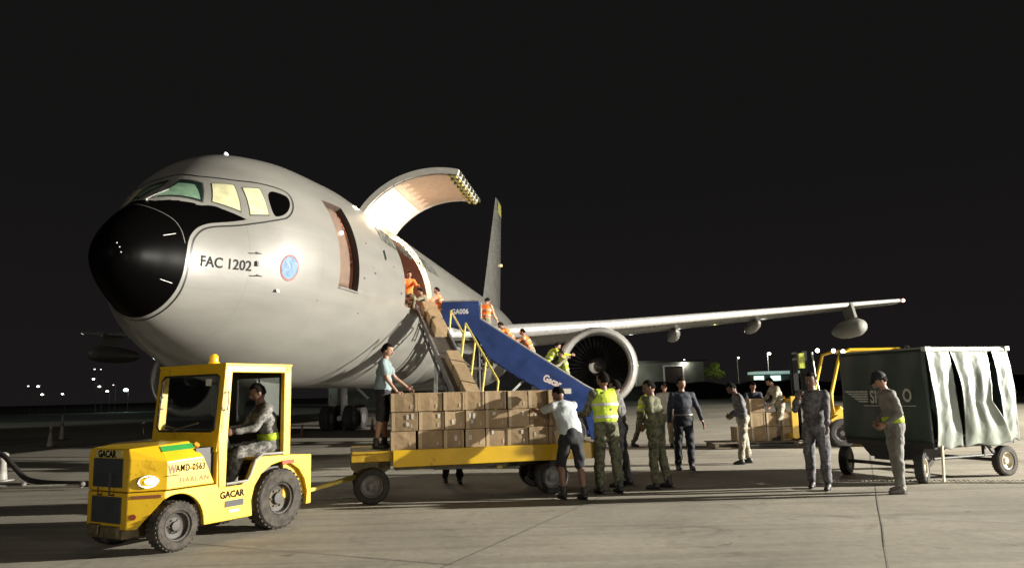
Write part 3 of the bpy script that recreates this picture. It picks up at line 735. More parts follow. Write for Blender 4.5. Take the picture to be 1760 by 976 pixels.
# ------------------------------------------------------------------ baggage tug (local frame: x forward, y towards its left side)
tdir = Vector((-.4983, -.8670, 0)); tlef = Vector((.8670, -.4983, 0)); T0 = Vector((-2.95, 9.52, 0))-tlef*.60
tug = empty('baggage_tug', T0, math.atan2(tdir.y, tdir.x), 'yellow airport baggage tug with a cab, its headlight lit, towing a flatbed', 'tug')
def arch(cx, cz, r, a0, a1, n=10): return [(cx+r*math.cos(R(a0+(a1-a0)*i/n)), cz+r*math.sin(R(a0+(a1-a0)*i/n))) for i in range(n+1)]
b = MB()
side = [(-.52, .24), (-.52, .86), (-.1, .89), (.34, .90), (.43, .82), (.52, .64), (.60, .60), (.84, .60), (.84, .645), (1.60, .645), (1.60, .57)]
side += [p for p in arch(1.44, .27, .33, 62, 172)]+[(1.10, .22), (.43, .22)]+[p for p in arch(0, .36, .45, -16, 196)]+[(-.46, .24)]
for sg in (1, -1):
    b.prism(side, lambda x, z: Vector((x, sg*.60, z)), lambda x, z: Vector((x, sg*.545, z)))
# lower front: chamfered nose
def loft_sec(b, secs):
    rs = [[b.bm.verts.new(p) for p in s_] for s_ in secs]
    for A_, B_ in zip(rs, rs[1:]):
        n = len(A_)
        for k in range(n): b.bm.faces.new((A_[k], A_[(k+1) % n], B_[(k+1) % n], B_[k]))
    b.bm.faces.new(rs[0][::-1]); b.bm.faces.new(rs[-1])
loft_sec(b, [[Vector((x_, y, z)) for y, z in ((-y_, z_), (-y_, .645), (y_, .645), (y_, z_))] for x_, y_, z_ in ((1.60, .60, .57), (1.79, .421, .27), (1.865, .352, .27))])
b.box((-.30, 0, .60), (.42, 1.085, .50)); b.box((.10, 0, .875), (.50, 1.08, .04))
body = b.build('body', yellow, tug, bevel=.012)
b = MB(); b.box((.55, 0, .36), (2.0, 1.07, .20));  b.box((.6, 0, .52), (.64, 1.08, .03)); b.box((1.72, 0, .22), (.30, .6, .10)); b.box((1.87, .1, .24), (.06, .30, .12)); b.box((1.88, -.18, .26), (.06, .2, .10)); b.build('chassis', mat('oily_brown_metal', (.10, .075, .035), .7, var=.3, scale=9), tug, bevel=.01)
b = MB()
loft_sec(b, [[Vector((x, y, z)) for y, z in sec] for x, sec in (
    (.96, [(-.585, .655), (-.585, .97), (-.43, 1.145), (.43, 1.145), (.585, .97), (.585, .655)]),
    (1.57, [(-.585, .655), (-.585, .95), (-.43, 1.125), (.43, 1.125), (.585, .95), (.585, .655)]),
    (1.865, [(-.355, .655), (-.37, 1.00), (-.345, 1.10), (.345, 1.10), (.37, 1.00), (.355, .655)]))])
for v in b.bm.verts:
    if v.co.x < 1: v.co.x += (v.co.z-.655)*.50
hood = b.build('hood', yellow, tug, bevel=.014)
grm = mat('radiator_grille', (.022, .030, .034), .6, var=.1)
for z0, z1 in ((.70, 1.0), (.33, .60)):
    b = MB(); b.box((1.868, 0, (z0+z1)/2), (.012, .52, z1-z0)); g_ = b.build('grille', grm, body if z0 < .5 else hood)
    b = MB()
    for i in range(15): b.box((1.877, 0, z0+.012+i*(z1-z0-.02)/14), (.008, .50, .007))
    b.build('slat', mat('grille_slat', (.05, .06, .065), .5, var=.1), g_)
b = MB(); b.tube([(1.87, .12, .62), (1.92, .12, .63), (1.92, .12, .86)], .012); b.tube([(1.87, -.1, .62), (1.91, -.1, .62), (1.91, -.1, .70)], .01); b.build('tow_pin_handle', dark, tug)
# headlights on the chamfers
for sg in (1, -1):
    n_ = Vector((.23, .295*sg, 0)).normalized(); c = Vector((1.715, .472*sg, .755))
    b = MB(); b.lathe([(-.02, .10), (.02, .105), (.03, .095), (.02, .085)], c, n_, 28); h_ = b.build('headlight', mat('lamp_ring', (.6, .58, .5), .3, metal=.6, var=0), hood, smooth=40)
    for ob in (h_,): 
        for v in ob.data.vertices: v.co.z = .755+(v.co.z-.755)*.66
    b = MB(); b.lathe([(.004, .085), (-.02, .05), (-.022, 0)], c, n_, 24)
    for v in b.bm.verts: v.co.z = .755+(v.co.z-.755)*.66
    b.build('reflector', mat('reflector_chrome', (.8, .8, .8), .12, metal=1, var=0, emit=(1, .97, .88), estr=.55), h_, smooth=180)
    b = MB(); b.lathe([(-.01, .055), (.012, .035), (.02, 0)], c+Vector((-.012, .012*sg, 0)), n_, 24)
    for v in b.bm.verts: v.co.z = .755+(v.co.z-.755)*.66
    b.build('lens', mat('headlight_glow', (1, 1, 1), .2, emit=(1, .98, .88), estr=16, var=0), h_, smooth=180)
lamp('headlight_lamp', 'SPOT', T0+tdir*1.84+tlef*.58+Vector((0, 0, .72)), 14, (1, .95, .85), .04, T0+tdir*4.2+tlef*2.2+Vector((0, 0, .2)), 90)
b = MB(); b.prism([(0, 0), (.30, -.19)], lambda x, z: Vector((1.73+x, .605+z*1.03, .60)), lambda x, z: Vector((1.73+x, .608+z*1.03, .565))) if False else b.beam((1.63, .578, .60), (1.84, .382, .60), .006, .032); b.build('side_reflector', mat('brown_reflector', (.20, .07, .03), .4, var=0), body)
b = MB(); n_ = Vector((.20, .31, 0)).normalized(); b.cyl(Vector((1.82, .395, .40)), Vector((1.82, .395, .40))+n_*.02, .03, n=14); b.build('marker_lamp', mat('dark_red_lens', (.12, .02, .01), .3, var=0), body)
b = MB(); b.box((-.12, .604, .80), (.20, .006, .045)); b.build('rear_reflector', red_l, body)
b = MB(); b.box((.70, .603, .405), (.26, .006, .07), taper=None); b.build('step_slot', black, body)
b = MB(); b.box((.70, .603, .32), (.14, .005, .03)); b.build('side_plate', paper, body)
b = MB(); b.box((1.06, 0, .86), (.26, 1.08, .40)); b.build('gap_shade_filler', black, tug)  # black filler block puts the shade of the hood-to-cab gap into colour
# hood decals
def sidef(x0, z0, y=.589): return lambda x, y_: Vector((x0-x, y, z0+y_))
def shoulder(x, k, o=.003):   # strip on the sloping shoulder of the hood
    z0, z1 = .97-(x-.96)*.026, 1.145-(x-.96)*.026; return Vector((x, .585-.155*k+o*.75, z0+(z1-z0)*k+o*.66))
b = MB(); b.grid(lambda u, v: shoulder(1.18+.40*u, .55+.32*v, .004), 4, 1); b.build('green_stripe', green_s, hood)
b = MB(); b.cyl(shoulder(1.14, .7, 0), shoulder(1.14, .7, .02), .032, n=16); b.build('hood_latch', mat('amber', (.6, .25, .02), .4, var=0), hood)
text('fleet_number_text', 'AMD-0563', .10, wm, hood, sidef(1.47, .835), bold=.0015, sx=.74, spacing=1.14)
text('fleet_mark_text', 'W', .13, mat('mark_brown', (.15, .06, .02), .5, var=0), hood, sidef(1.56, .82), bold=.004, sx=.7)
b = MB(); b.box((1.50, .589, .80), (.16, .004, .008)); b.build('underline', wm, hood)
text('maker_text', 'HARLAN', .075, mat('faded_red', (.20, .08, .01), .5, var=0), hood, sidef(1.42, .715), bold=.001, sx=1.1, spacing=1.25)
text('operator_text', 'GACAR', .105, wm, body, sidef(.90, .475, .6045), bold=.003, sx=.95)
b = MB(); b.box((1.868, 0, 1.048), (.006, .46, .078)); b.build('name_plate', mat('worn_cream_plate', (.5, .45, .2), .6, var=.1), hood)
text('operator_text', 'GACAR', .10, wm, hood, lambda x, y: Vector((1.874, -.185+x*.94, 1.014+y)), bold=.005, sx=1.0)
# cab
cabp = MB()
def slab(b, quad, t):   # quad of 3D points, thickness t towards its normal
    q_ = [Vector(p) for p in quad]; n_ = (q_[1]-q_[0]).cross(q_[2]-q_[1]).normalized()*t
    A_ = [b.bm.verts.new(p) for p in q_]; B_ = [b.bm.verts.new(p+n_) for p in q_]
    b.bm.faces.new(A_[::-1]); b.bm.faces.new(B_)
    for i in range(4): b.bm.faces.new((A_[i], A_[(i+1) % 4], B_[(i+1) % 4], B_[i]))
b = cabp
def cx(z): return .95-(z-1.16)*.095
ZB, ZT = 1.13, 2.0
for sg in (1, -1):
    b.prism([(.83, .60), (.925, .60), (cx(ZB)+.0, ZB), (cx(2.0), 2.0), (cx(2.0)-.10, 2.0), (.82, 1.15)], lambda x, z: Vector((x, sg*.612, z)), lambda x, z: Vector((x, sg*.545, z)))      # front pillar
    b.box((-.085, sg*.578, 1.44), (.115, .067, 1.12))                                                                    # rear post
    b.beam((-.14, sg*.578, 1.955), (cx(2.0), sg*.578, 1.955), .067, .09)
b.prism([(.60, 1.0), (.62, 1.24), (-.62, 1.24), (-.60, 1.0)], lambda y, z: Vector((cx(z)+.005, y*.99, z)), lambda y, z: Vector((cx(z)-.05, y*.99, z)))
b.prism([(.60, .62), (.60, 1.0), (-.60, 1.0), (-.60, .62)], lambda y, z: Vector((.955, y, z)), lambda y, z: Vector((.90, y, z)))
b.prism([(.61, 1.88), (.61, 2.0), (-.61, 2.0), (-.61, 1.88)], lambda y, z: Vector((cx(z)+.006, y, z)), lambda y, z: Vector((cx(z)-.05, y, z)))
for y0, y1 in ((.52, .612), (-.612, -.52)):
    b.prism([(y0, 1.2), (y0, 1.9), (y1, 1.9), (y1, 1.2)], lambda y, z: Vector((cx(z)+.004, y, z)), lambda y, z: Vector((cx(z)-.05, y, z)))
b.box((.365, 0, 2.005), (1.04, 1.235, .03))
cabo = b.build('cab_frame', yellow, tug, bevel=.010)
b = MB(); b.prism([(.525, 1.235), (.525, 1.885), (-.525, 1.885), (-.525, 1.235)], lambda y, z: Vector((cx(z)-.008, y, z)), lambda y, z: Vector((cx(z)-.014, y, z)))
gl = mat('cab_glass', (.62, .68, .66), .03, var=0, trans=1, spec=.7); ws = b.build('windscreen', gl, cabo)
b = MB()
pts = [(y, z) for y, z in ((-.48, 1.235), (.48, 1.235), (.525, 1.28), (.525, 1.84), (.48, 1.885), (-.48, 1.885), (-.525, 1.84), (-.525, 1.28))]
b.tube([(cx(z)+.008, y, z) for y, z in pts], .013, closed=True); b.build('rubber_seal', black, ws)
b = MB(); b.tube([(cx(1.3)+.02, -.40, 1.30), (cx(1.27)+.03, -.1, 1.262), (cx(1.3)+.02, .25, 1.33)], .007); b.tube([(cx(1.24)+.02, -.2, 1.22), (cx(1.27)+.03, -.1, 1.262)], .008); b.build('wiper', steel, ws)
b = MB(); b.box((cx(1.80)+.002, .33, 1.80), (.006, .09, .08)); b.build('sticker', paper, ws)
b = MB()
b.tube([(cx(1.55)+.03, -.44, 1.50), (cx(1.6)+.07, -.44, 1.50), (cx(1.6)+.07, -.44, 1.64), (cx(1.6)+.03, -.44, 1.64)], .009); b.build('grab_handle', steel, cabo)
b = MB(); b.tube([(.86, .63, 1.48), (.88, .67, 1.48), (.87, .67, 1.68), (.85, .63, 1.68)], .010); b.build('grab_handle', steel, cabo)
b = MB(); b.lathe([(0, .06), (.02, .065), (.03, .05), (.09, .05), (.115, .03), (.12, 0)], (.80, .30, 2.02), (0, 0, 1), 20); b.build('beacon', mat('amber_beacon', (.85, .40, .02), .25, var=0, emit=(1, .5, .02), estr=.25), cabo, smooth=40)
b = MB(); b.tube([(.97, -.62, 1.16), (1.02, -.68, 1.20), (1.02, -.70, 1.3)], .008); b.ball((1.02, -.70, 1.33), .03); b.build('side_mirror', dark, cabo)
b = MB(); b.box((-.15, 0, 1.10), (.03, 1.08, .40)); b.box((-.15, 0, 1.91), (.03, 1.08, .10)); b.box((-.15, .47, 1.56), (.03, .14, .62)); b.box((-.15, -.47, 1.56), (.03, .14, .62)); b.box((.35, 0, 1.975), (.98, 1.08, .02)); b.box((.84, 0, .95), (.05, 1.07, .6)); 
b.box((.3, -.565, .9), (.95, .03, .62)); rl = b.build('cab_interior', mat('cab_dark', (.02, .02, .019), .7, var=.1), tug)
b = MB(); b.box((-.165, .0, 1.58), (.008, .80, .56)); b.build('rear_window', gl, cabo); b = MB(); b.box((-.162, .0, 1.58), (.02, .02, .56)); b.build('window_bar', black, cabo)
# door opening trim
b = MB(); b.tube([(-.03, .60, .915), (.30, .60, .925), (.40, .60, .86), (.47, .60, .70), (.52, .60, .635), (.82, .60, .63)], .016); b.build('door_trim', mat('door_trim_grey', (.25, .24, .21), .5, var=.1), body)
b = MB(); b.box((.06, .26, .72), (.44, .46, .12)); b.box((-.15, .26, 1.0), (.06, .40, .50), Matrix.Rotation(R(-8), 3, 'Y')); b.build('seat', mat('seat_vinyl', (.06, .055, .05), .6, var=.2), tug, bevel=.03)
b = MB(); b.tube([(.66+.10*math.cos(a)*.5, .24+.17*math.sin(a), 1.12+.16*math.cos(a)*.9) for a in [2*math.pi*i/20 for i in range(20)]], .013, closed=True); b.cyl((.80, .24, .95), (.66, .24, 1.12), .02); b.build('steering_wheel', black, tug, smooth=60)
for x, r, w_ in ((0, .365, .24), (1.44, .262, .19)):
    for sg in (1, -1): wheel(tug, (x, sg*(.60-w_/2+.02), r), (0, sg, 0), r, w_, rm=rim_m, tm=rubber_l if sg > 0 else rubber, rr=.60 if x else .52)
b = MB(); b.box((-.56, 0, .40), (.10, .3, .16)); b.cyl((-.60, 0, .28), (-.60, 0, .52), .02); b.build('tow_hitch', dark, tug)
M_t = Matrix.Translation(T0) @ Matrix.Rotation(math.atan2(tdir.y, tdir.x), 4, 'Z')

# ------------------------------------------------------------------ flatbed trailer
trl = empty('flatbed_trailer', (-.6, 11.95, 0), 0, 'yellow four-wheeled flatbed trailer carrying three rows of cardboard boxes', 'trailer')
def aw(b, n, m, r=None, **k): return at_world(b, n, m, trl, **k)
b = MB(); b.box((-.245, 11.215, .665), (3.15, .05, .245)); b.box((-.245, 12.72, .665), (3.15, .05, .245)); b.box((1.305, 11.97, .665), (.05, 1.46, .245)); aw(b, 'side_rail', yellow, bevel=.008)
b = MB(); b.box((-.57, 11.97, .765), (3.68, 1.44, .03)); b.box((-2.12, 11.80, .70), (.60, 1.04, .14)); aw(b, 'deck', yellow_d, bevel=.006)  # darker yellow on the left extension carries its shade as well as wear
b = MB(); b.prism([(-2.42, .63), (-1.84, .63), (-1.84, .50), (-1.98, .42), (-2.30, .42), (-2.42, .52)], lambda x, z: Vector((x, 11.50, z)), lambda x, z: Vector((x, 12.3, z))); b.box((-.4, 11.95, .50), (2.7, .5, .10)); aw(b, 'chassis', mat('trailer_chassis', (.10, .08, .03), .6, var=.25))
for x in (-2.12, .66):
    for sg, y in ((-1, 11.46), (1, 12.5)): 
        w0 = wheel(trl, Vector((x, y, .265))-Vector(trl.location), (0, sg, 0), .265, .17, rm=steel_m, rr=.62)
    b = MB(); b.cyl((x, 11.45, .265), (x, 12.5, .265), .035); b.box((x, 11.97, .38), (.16, .8, .2)); aw(b, 'axle', dark)
b = MB(); b.tube([(-2.35, 11.85, .36), (-2.95, 11.4, .27), (-3.33, 10.66, .30)], .03); b.tube([(-2.35, 12.1, .36), (-2.95, 11.4, .27)], .03); aw(b, 'drawbar', rail_y)
TR = Matrix.Translation((-.8, 12.21, 0)) @ Matrix.Rotation(R(13), 4, 'Z') @ Matrix.Translation((.6, -11.95, 0))
b = MB(); b.box((-.35, 12.2, .42), (1.5, .3, .05)); aw(b, 'tool_tray', steel_m)
b = MB(); b.box((-.05, 11.9, .44), (.16, .1, .1)); aw(b, 'tray_bracket', rail_y)

trl.location = (-.8, 12.21, 0); trl.rotation_euler = (0, 0, R(13))
# ------------------------------------------------------------------ cardboard boxes
bx_n = 0
def carton(loc, dims, rot, label, group, seed, labels=(), m=card, tapes='side'):
    """local frame: front face towards -y"""
    r_ = random.Random(seed); w, d, h = dims
    b = MB(); g = b.box((0, 0, h/2), dims)
    bmesh.ops.subdivide_edges(b.bm, edges=b.bm.edges, cuts=3, use_grid_fill=True)
    for v in b.bm.verts:
        f = (1-(2*v.co.x/w)**2)*(1-(2*v.co.z/h-1)**2)
        if abs(v.co.y) > d*.49: v.co.y += math.copysign(.006*f, v.co.y)*r_.uniform(.3, 1)
        v.co += Vector((r_.uniform(-1, 1), r_.uniform(-1, 1), r_.uniform(-.6, .2)))*.0016
    o = b.build('cardboard_box', m, None, smooth=None, bevel=.004)
    o.location = loc; o.rotation_euler = rot; tag(o, label, 'box', group)
    if tapes:
        b = MB(); b.box((-w/2+.030, -d/2-.0065, h/2), (.050, .003, h*.985)); b.build('corner_strip', tape, o)
        if r_.random() < .35:
            b = MB(); b.box((w/2-.014, -d/2-.0065, h/2), (.018, .003, h*.98)); b.build('corner_strip', tape, o)
        b = MB(); b.box((0, 0, h+.0015), (w*.99, .05, .003)); b.build('packing_tape', tape, o)
        b = MB(); b.box((w*.27, -d/2-.008, h*.27), (.012, .002, .055)); b.build('arrow_mark', paper, o)
    for (lx, lz, lw, lh) in labels:
        b = MB(); b.box((lx*w, -d/2-.0085, lz*h), (lw, .003, lh)); b.build('paper_label', paper, o)
    return o
ordn = ['first', 'second', 'third', 'fourth', 'fifth', 'sixth', 'seventh', 'eighth']
edges = [-1.845+(e_+1.845)*1.065 for e_ in (-1.845, -1.475, -1.11, -.80, -.51, -.175, .145, .435, .685)]
LB = {(1, 0): [(.12, .74, .035, .07), (.30, .78, .035, .08), (.12, .36, .05, .06)], (1, 1): [(.30, .76, .04, .06)], (1, 2): [(-.1, .4, .04, .07)], (1, 3): [(-.3, .74, .035, .07), (-.08, .7, .035, .09), (-.18, .4, .04, .06)],
      (1, 4): [(-.1, .8, .05, .05)], (0, 2): [(.1, .55, .04, .07)], (0, 3): [(-.25, .55, .045, .07)], (0, 4): [(-.2, .78, .03, .06)], (0, 5): [(.2, .75, .035, .06)], (1, 5): [(.2, .75, .035, .06)], (0, 6): [(-.2, .6, .03, .06)], (1, 6): [(-.2, .6, .03, .06)], (0, 7): [(-.1, .6, .03, .06)], (1, 7): [(-.2, .75, .1, .05)]}
for r in range(3):
    for c in range(8):
        x0, x1 = edges[c], edges[c+1]; gap = .018 if (r, c) in ((0, 0), (2, 4), (0, 2)) else .004
        wv = x1-x0-gap-rnd.uniform(0, .008); h_ = .272; row = ['bottom', 'middle', 'top'][r]
        carton(TR @ Vector((x0+wv/2+.002+.012*(r == 1), 11.46+rnd.uniform(-.022, .022), .782+r*.279+(.004 if r == 2 and c < 5 else 0))), (wv, .42, h_), (0, rnd.uniform(-.006, .006), R(13)+rnd.uniform(-.05, .05)),
               f'cardboard box, {ordn[c]} from the left in the {row} row on the yellow trailer', 'cardboard boxes stacked on the trailer', r*10+c, LB.get((r, c), ()), card if (r+c) % 3 else card2)
# ------------------------------------------------------------------ belt loader
B0 = Vector((-.75, 16.45, .90)); B1 = Vector((-2.60, 22.4, 4.17)); bd = (B1-B0).normalized(); bn = Vector((0, 0, 1)).cross(bd).normalized()   # bn points left
bu = bd.cross(bn)*1.0
if bu.z < 0: bu.negate()
blo = empty('belt_loader', (-1.8, 17.5, 0), 0, 'conveyor belt loader with yellow handrail rising from the flatbed trailer to the cargo door', 'belt loader')
def bl(b, n, m, **k): return at_world(b, n, m, blo, **k)
def BP(t, y=0, z=0): return B0+(B1-B0)*t-bn*y+bu*z      # y to the right
b = MB(); b.beam(BP(-.02, 0, -.03), BP(1.02, 0, -.03), .50, .05, bu); bl(b, 'conveyor_belt', mat('belt_rubber', (.045, .035, .028), .75, var=.2, scale=5))
for y in (-.285, .285):
    b = MB(); b.beam(BP(-.03, y, -.05), BP(1.03, y, -.05), .06, .20, bu); bl(b, 'side_frame', mat('loader_frame_grey', (.14, .14, .14), .5, var=.1), bevel=.01)
b = MB()
for i in range(14):
    t0, t1 = .05+i*.065, .05+(i+1)*.065
    for y in (-.25, .25): b.beam(BP(t0, y, -.14 if i % 2 else -.42), BP(t1, y, -.42 if i % 2 else -.14), .03, .03)
b.beam(BP(.05, -.25, -.42), BP(.96, -.25, -.42), .05, .05); b.beam(BP(.05, .25, -.42), BP(.96, .25, -.42), .05, .05)
bl(b, 'boom_truss', dark)
b = MB(); b.box((-1.75, 18.9, .50), (1.7, 3.6, .36)); b.box((-2.3, 17.6, .85), (.5, .8, .5)); bl(b, 'chassis', mat('loader_body_white', (.35, .35, .33), .5, var=.15), bevel=.03)
for t in (.45, .75): b = MB(); b.beam(BP(t, 0, -.3), (BP(t).x, 18.9+(t-.46)*4, .7), .10, .10); bl(b, 'lift_arm', steel_m)
for x in (-2.6, -.9):
    for y in (17.7, 20.1): wheel(blo, Vector((x, y, .33))-Vector(blo.location), (1 if x > -1.8 else -1, 0, 0), .33, .2, rm=steel_m)
def hrail(t0, t1, k, h0, out):
    b = MB(); P_ = [BP(t0+(t1-t0)*i/(k-1), .32, 0) for i in range(k)]; tp = [p+Vector((out, 0, h0)) for p in P_]
    b.tube([tp[0]]+tp[1:], .026, n=8)
    for p, q_ in zip(P_, tp): b.tube([p, q_], .024, n=8)
    bl(b, 'handrail', rail_y, smooth=60)
hrail(.50, .73, 2, .62, .05); hrail(.02, .50, 4, .88, .12)
b = MB(); b.tube([BP(.46, .32, .02), BP(.42, .4, .02), BP(.40, .60, -.05)], .02); b.box(BP(.40, .52, .0), (.34, .4, .05)); bl(b, 'side_step', steel)
# boxes riding on the belt
bel_rot = Matrix((bn*-1, bd, bu)).transposed().to_euler()
def on_belt(t, w, d, h, lab, sd, y=0.): return carton(BP(t, y, .0), (w, d, h), bel_rot, lab, 'cardboard boxes on the conveyor belt', sd, (), card2, None)
on_belt(.73, .33, .60, .30, 'long pale cardboard box, lowest of the three near the aircraft door', 201, .02)
on_belt(.83, .36, .55, .32, 'cardboard box in the middle of the three at the upper end of the conveyor', 202, .0)
on_belt(.925, .38, .52, .33, 'cardboard box just leaving the cargo door at the top of the conveyor', 203, -.03)
on_belt(.42, .33, .8, .27, 'long cardboard box that leads up the lower stretch of the conveyor belt', 204, .02)
on_belt(.30, .33, .8, .28, 'long cardboard box on the conveyor just above the trailer stack', 205, .03)
on_belt(.19, .33, .7, .26, 'cardboard box at the foot of the conveyor touching the trailer stack', 206, .04)

# ------------------------------------------------------------------ passenger stairs
str_ = empty('passenger_stairs', (.4, 23.8, 0), 0, 'blue airport passenger stairs with solid side panels, parked at the open cargo door', 'stairs')
def st(b, n, m, **k): return at_world(b, n, m, str_, **k)
pan = [(-2.22, 4.45), (-1.06, 4.45), (-1.03, 3.87), (2.16, 1.72), (3.12, 1.18), (3.12, .10), (2.3, .10), (2.15, .75), (1.34, 1.22), (.62, 1.76), (0, 2.12), (-.78, 2.67), (-1.13, 3.29), (-1.45, 3.60), (-2.22, 3.80)]
b = MB(); b.prism(pan, lambda x, z: Vector((x, 23.2, z)), lambda x, z: Vector((x, 23.27, z))); np_ = st(b, 'side_panel', blue, bevel=.01)
b = MB(); b.prism(pan, lambda x, z: Vector((x, 24.5, z)), lambda x, z: Vector((x, 24.57, z))); st(b, 'side_panel', blue, bevel=.01)
for y in (23.235, 24.535):
    b = MB(); b.tube([(-2.22, y, 4.47), (-1.06, y, 4.47)], .035); b.tube([(-1.03, y, 3.90), (2.16, y, 1.75), (3.12, y, 1.21)], .035); st(b, 'handrail', mat('stair_rail_grey', (.30, .29, .27), .4, metal=.4, var=.1), smooth=60)
def zs(x): return 3.35-(x+1.05)*.675 if False else 3.12-(x+1.0)*.71
n_ = 15
for i in range(n_):
    x = -1.0+4.1*i/n_; b = MB(); b.box((x+.13, 23.88, zs(x)-.03-.1), (.29, 1.2, .05)); st(b, 'step', steel_m)
b = MB(); b.box((-1.62, 23.88, 3.28), (1.2, 1.22, .10)); st(b, 'platform', steel_m)
b = MB()
for x in (-2.1, -1.1):
    for y in (23.3, 24.45): b.cyl((x, y, .5), (x, y, 3.3), .06)
b.beam((-2.1, 23.3, .8), (-1.1, 23.3, 3.0), .05, .05); b.beam((-1.1, 23.3, .8), (1.2, 23.3, 1.35), .05, .05); st(b, 'support_frame', dark)
b = MB(); b.box((.2, 23.88, .62), (4.8, 1.3, .35)); st(b, 'chassis', mat('stair_chassis', (.03, .03, .04), .5, var=.2))
for x in (-1.6, 1.8):
    for y in (23.3, 24.4): wheel(str_, Vector((x, y, .36))-Vector(str_.location), (0, -1 if y < 24 else 1, 0), .36, .22, rm=steel_m)
sf_ = lambda x0, z0, k=0.: (lambda x, y: Vector((x0+x*math.cos(k)-y*math.sin(k)-.4, 23.195-23.8, z0+x*math.sin(k)+y*math.cos(k))))
text('stair_number_text', 'GA006', .22, mat('blue_grey_letters', (.45, .46, .48), .5, var=0), np_, sf_(-1.93, 4.06), bold=.006, sx=.85)
text('stair_logo_text', 'Gacar', .30, mat('pale_letters', (.50, .42, .40), .5, var=0), np_, sf_(.86, 1.93, -.42), bold=.012, sx=.8)
b = MB(); b.box((.46+.62, 23.196-23.8, 1.58), (.52, .006, .16)); b.build('data_plate', paper, np_)
b = MB(); b.tube([(-1.0, 23.24, 3.9), (-1.0, 23.24, 4.4)], .03); st(b, 'corner_post', steel)

# ------------------------------------------------------------------ covered baggage cart at the right
C0 = Vector((6.62, 12.08, 0)); cl = Vector((.93, .37, 0)).normalized(); cs = Vector((-cl.y, cl.x, 0)); LL, WW, HH = 1.88, 1.76, 2.08
crt = empty('covered_baggage_cart', C0, math.atan2(cl.y, cl.x), 'covered baggage cart with dark green end panel and loose pale curtains', 'baggage cart')
b = MB()
for x in (0.03, LL-.03):
    for y in (.03, WW-.03): b.cyl((x, y, .55), (x, y, HH), .025)
for y in (.03, WW-.03): b.beam((0, y, HH), (LL, y, HH), .05, .06)
for x in (.03, LL-.03): b.beam((x, 0, HH), (x, WW, HH), .05, .06)
b.build('frame', steel_m, crt)
b = MB(); b.box((LL/2, WW/2, HH+.045), (LL+.06, WW+.06, .035)); b.build('roof', mat('cart_roof', (.16, .17, .14), .6, var=.1), crt, bevel=.01)
b = MB(); b.box((LL/2, WW/2, .57), (LL, WW, .09)); b.prism([(.15, .53), (1.45, .53), (1.25, .34), (.35, .34)], lambda y, z: Vector((.0, y, z)), lambda y, z: Vector((.5, y, z))); b.build('deck', dark, crt)
tarp = mat('green_tarpaulin', (.026, .046, .036), .55, var=.12, scale=3, bump=.3, bscale=4)
tarp2 = mat('pale_curtain', (.22, .245, .21), .40, var=.08, scale=3, bump=.45, bscale=5)
b = MB(); b.grid(lambda u, v: Vector((-.02+.012*math.sin(u*17+v*4)-.01*math.sin(v*9), WW*u, .62+(HH-.60)*v)), 30, 24); ep = b.build('end_panel', tarp, crt, smooth=180, solid=.012)
b = MB(); b.grid(lambda u, v: Vector((LL+.02, WW*u, .62+(HH-.60)*v)), 6, 6); b.build('end_panel', tarp, crt, smooth=180, solid=.012)
b = MB(); b.grid(lambda u, v: Vector((LL*u, WW*.5+.02*math.sin(u*20), .62+(HH-.60)*v)), 20, 6); b.build('inner_curtain', tarp, crt, smooth=180, solid=.012)
b = MB(); b.grid(lambda u, v: Vector((LL*u, WW+.02*math.sin(u*24), .62+(HH-.60)*v)), 20, 6); b.build('far_curtain', tarp, crt, smooth=180, solid=.012)
def curtain(top, mid, bot, zb, seed, amp=.03, nf=5, belly=.08):
    r_ = random.Random(seed); ph = [r_.uniform(0, 6) for _ in range(8)]
    def f(u, v):     # v 0 top -> 1 bottom
        a = (1-v)**1; k0 = np.interp(v, [0, .55, 1], [top[0], mid[0], bot[0]]); k1 = np.interp(v, [0, .55, 1], [top[1], mid[1], bot[1]])
        x = (k0+(k1-k0)*u)*LL+.004*math.sin(v*9+ph[6])
        fold = amp*math.sin(u*nf*2*math.pi+ph[0]+1.6*v+.35*math.sin(v*3+ph[1]))*(.35+.8*math.sin(math.pi*v*.9))+.004*math.sin(v*9+ph[2]+u*9)+.0016*math.sin(v*22-u*13+ph[3])
        nv = mnoise.ridged_multi_fractal(Vector((u*1.6*(top[1]-top[0])*4+seed, v*4.5+u*1.5, seed*.7)), .9, 2.1, 3, 1.0, 2.0); fold += .007*nv-.007+.007*math.sin(u*2.2*math.pi*(top[1]-top[0])*3+v*8+ph[2])
        z = HH-.01-(HH-zb)*v+.025*math.sin(u*9+ph[5])*v
        return Vector((x, -.035-belly*math.sin(math.pi*min(1, v*.95))-fold, z))
    b = MB(); b.grid(f, 60, 80); return b.build('curtain', tarp2, crt, smooth=180, solid=.008)
curtain((.0, .27), (.02, .29), (.03, .32), .54, 3, .010, 1.8, .05)
curtain((.30, .74), (.31, .64), (.34, .93), .55, 5, .020, 2.4, .15)
curtain((.80, 1.02), (.84, 1.03), (.83, 1.04), .60, 8, .009, 1.4, .05)
b = MB(); b.tube([(-.02, -.03, HH+.01), (LL+.03, -.03, HH+.01)], .03); b.box((LL, -.03, HH+.03), (.10, .08, .07)); b.box((.02, -.03, HH+.03), (.12, .08, .07)); b.build('curtain_rail', mat('rail_pale', (.5, .52, .45), .5, var=.1), crt)
lt = mat('pale_lettering', (.42, .43, .38), .6, var=.15, scale=20)
ef = lambda y0, z0: (lambda x, y: Vector((-.062, y0-x, z0+y)))
text('logo_text', 'SI', .30, lt, ep, ef(1.10, 1.25), bold=.008, sx=.72)
text('logo_text', 'O', .30, lt, ep, ef(.43, 1.27), bold=.008, sx=.72)
text('small_text', 'ON', .13, lt, ep, ef(1.02, 1.50), bold=.003, sx=.72)
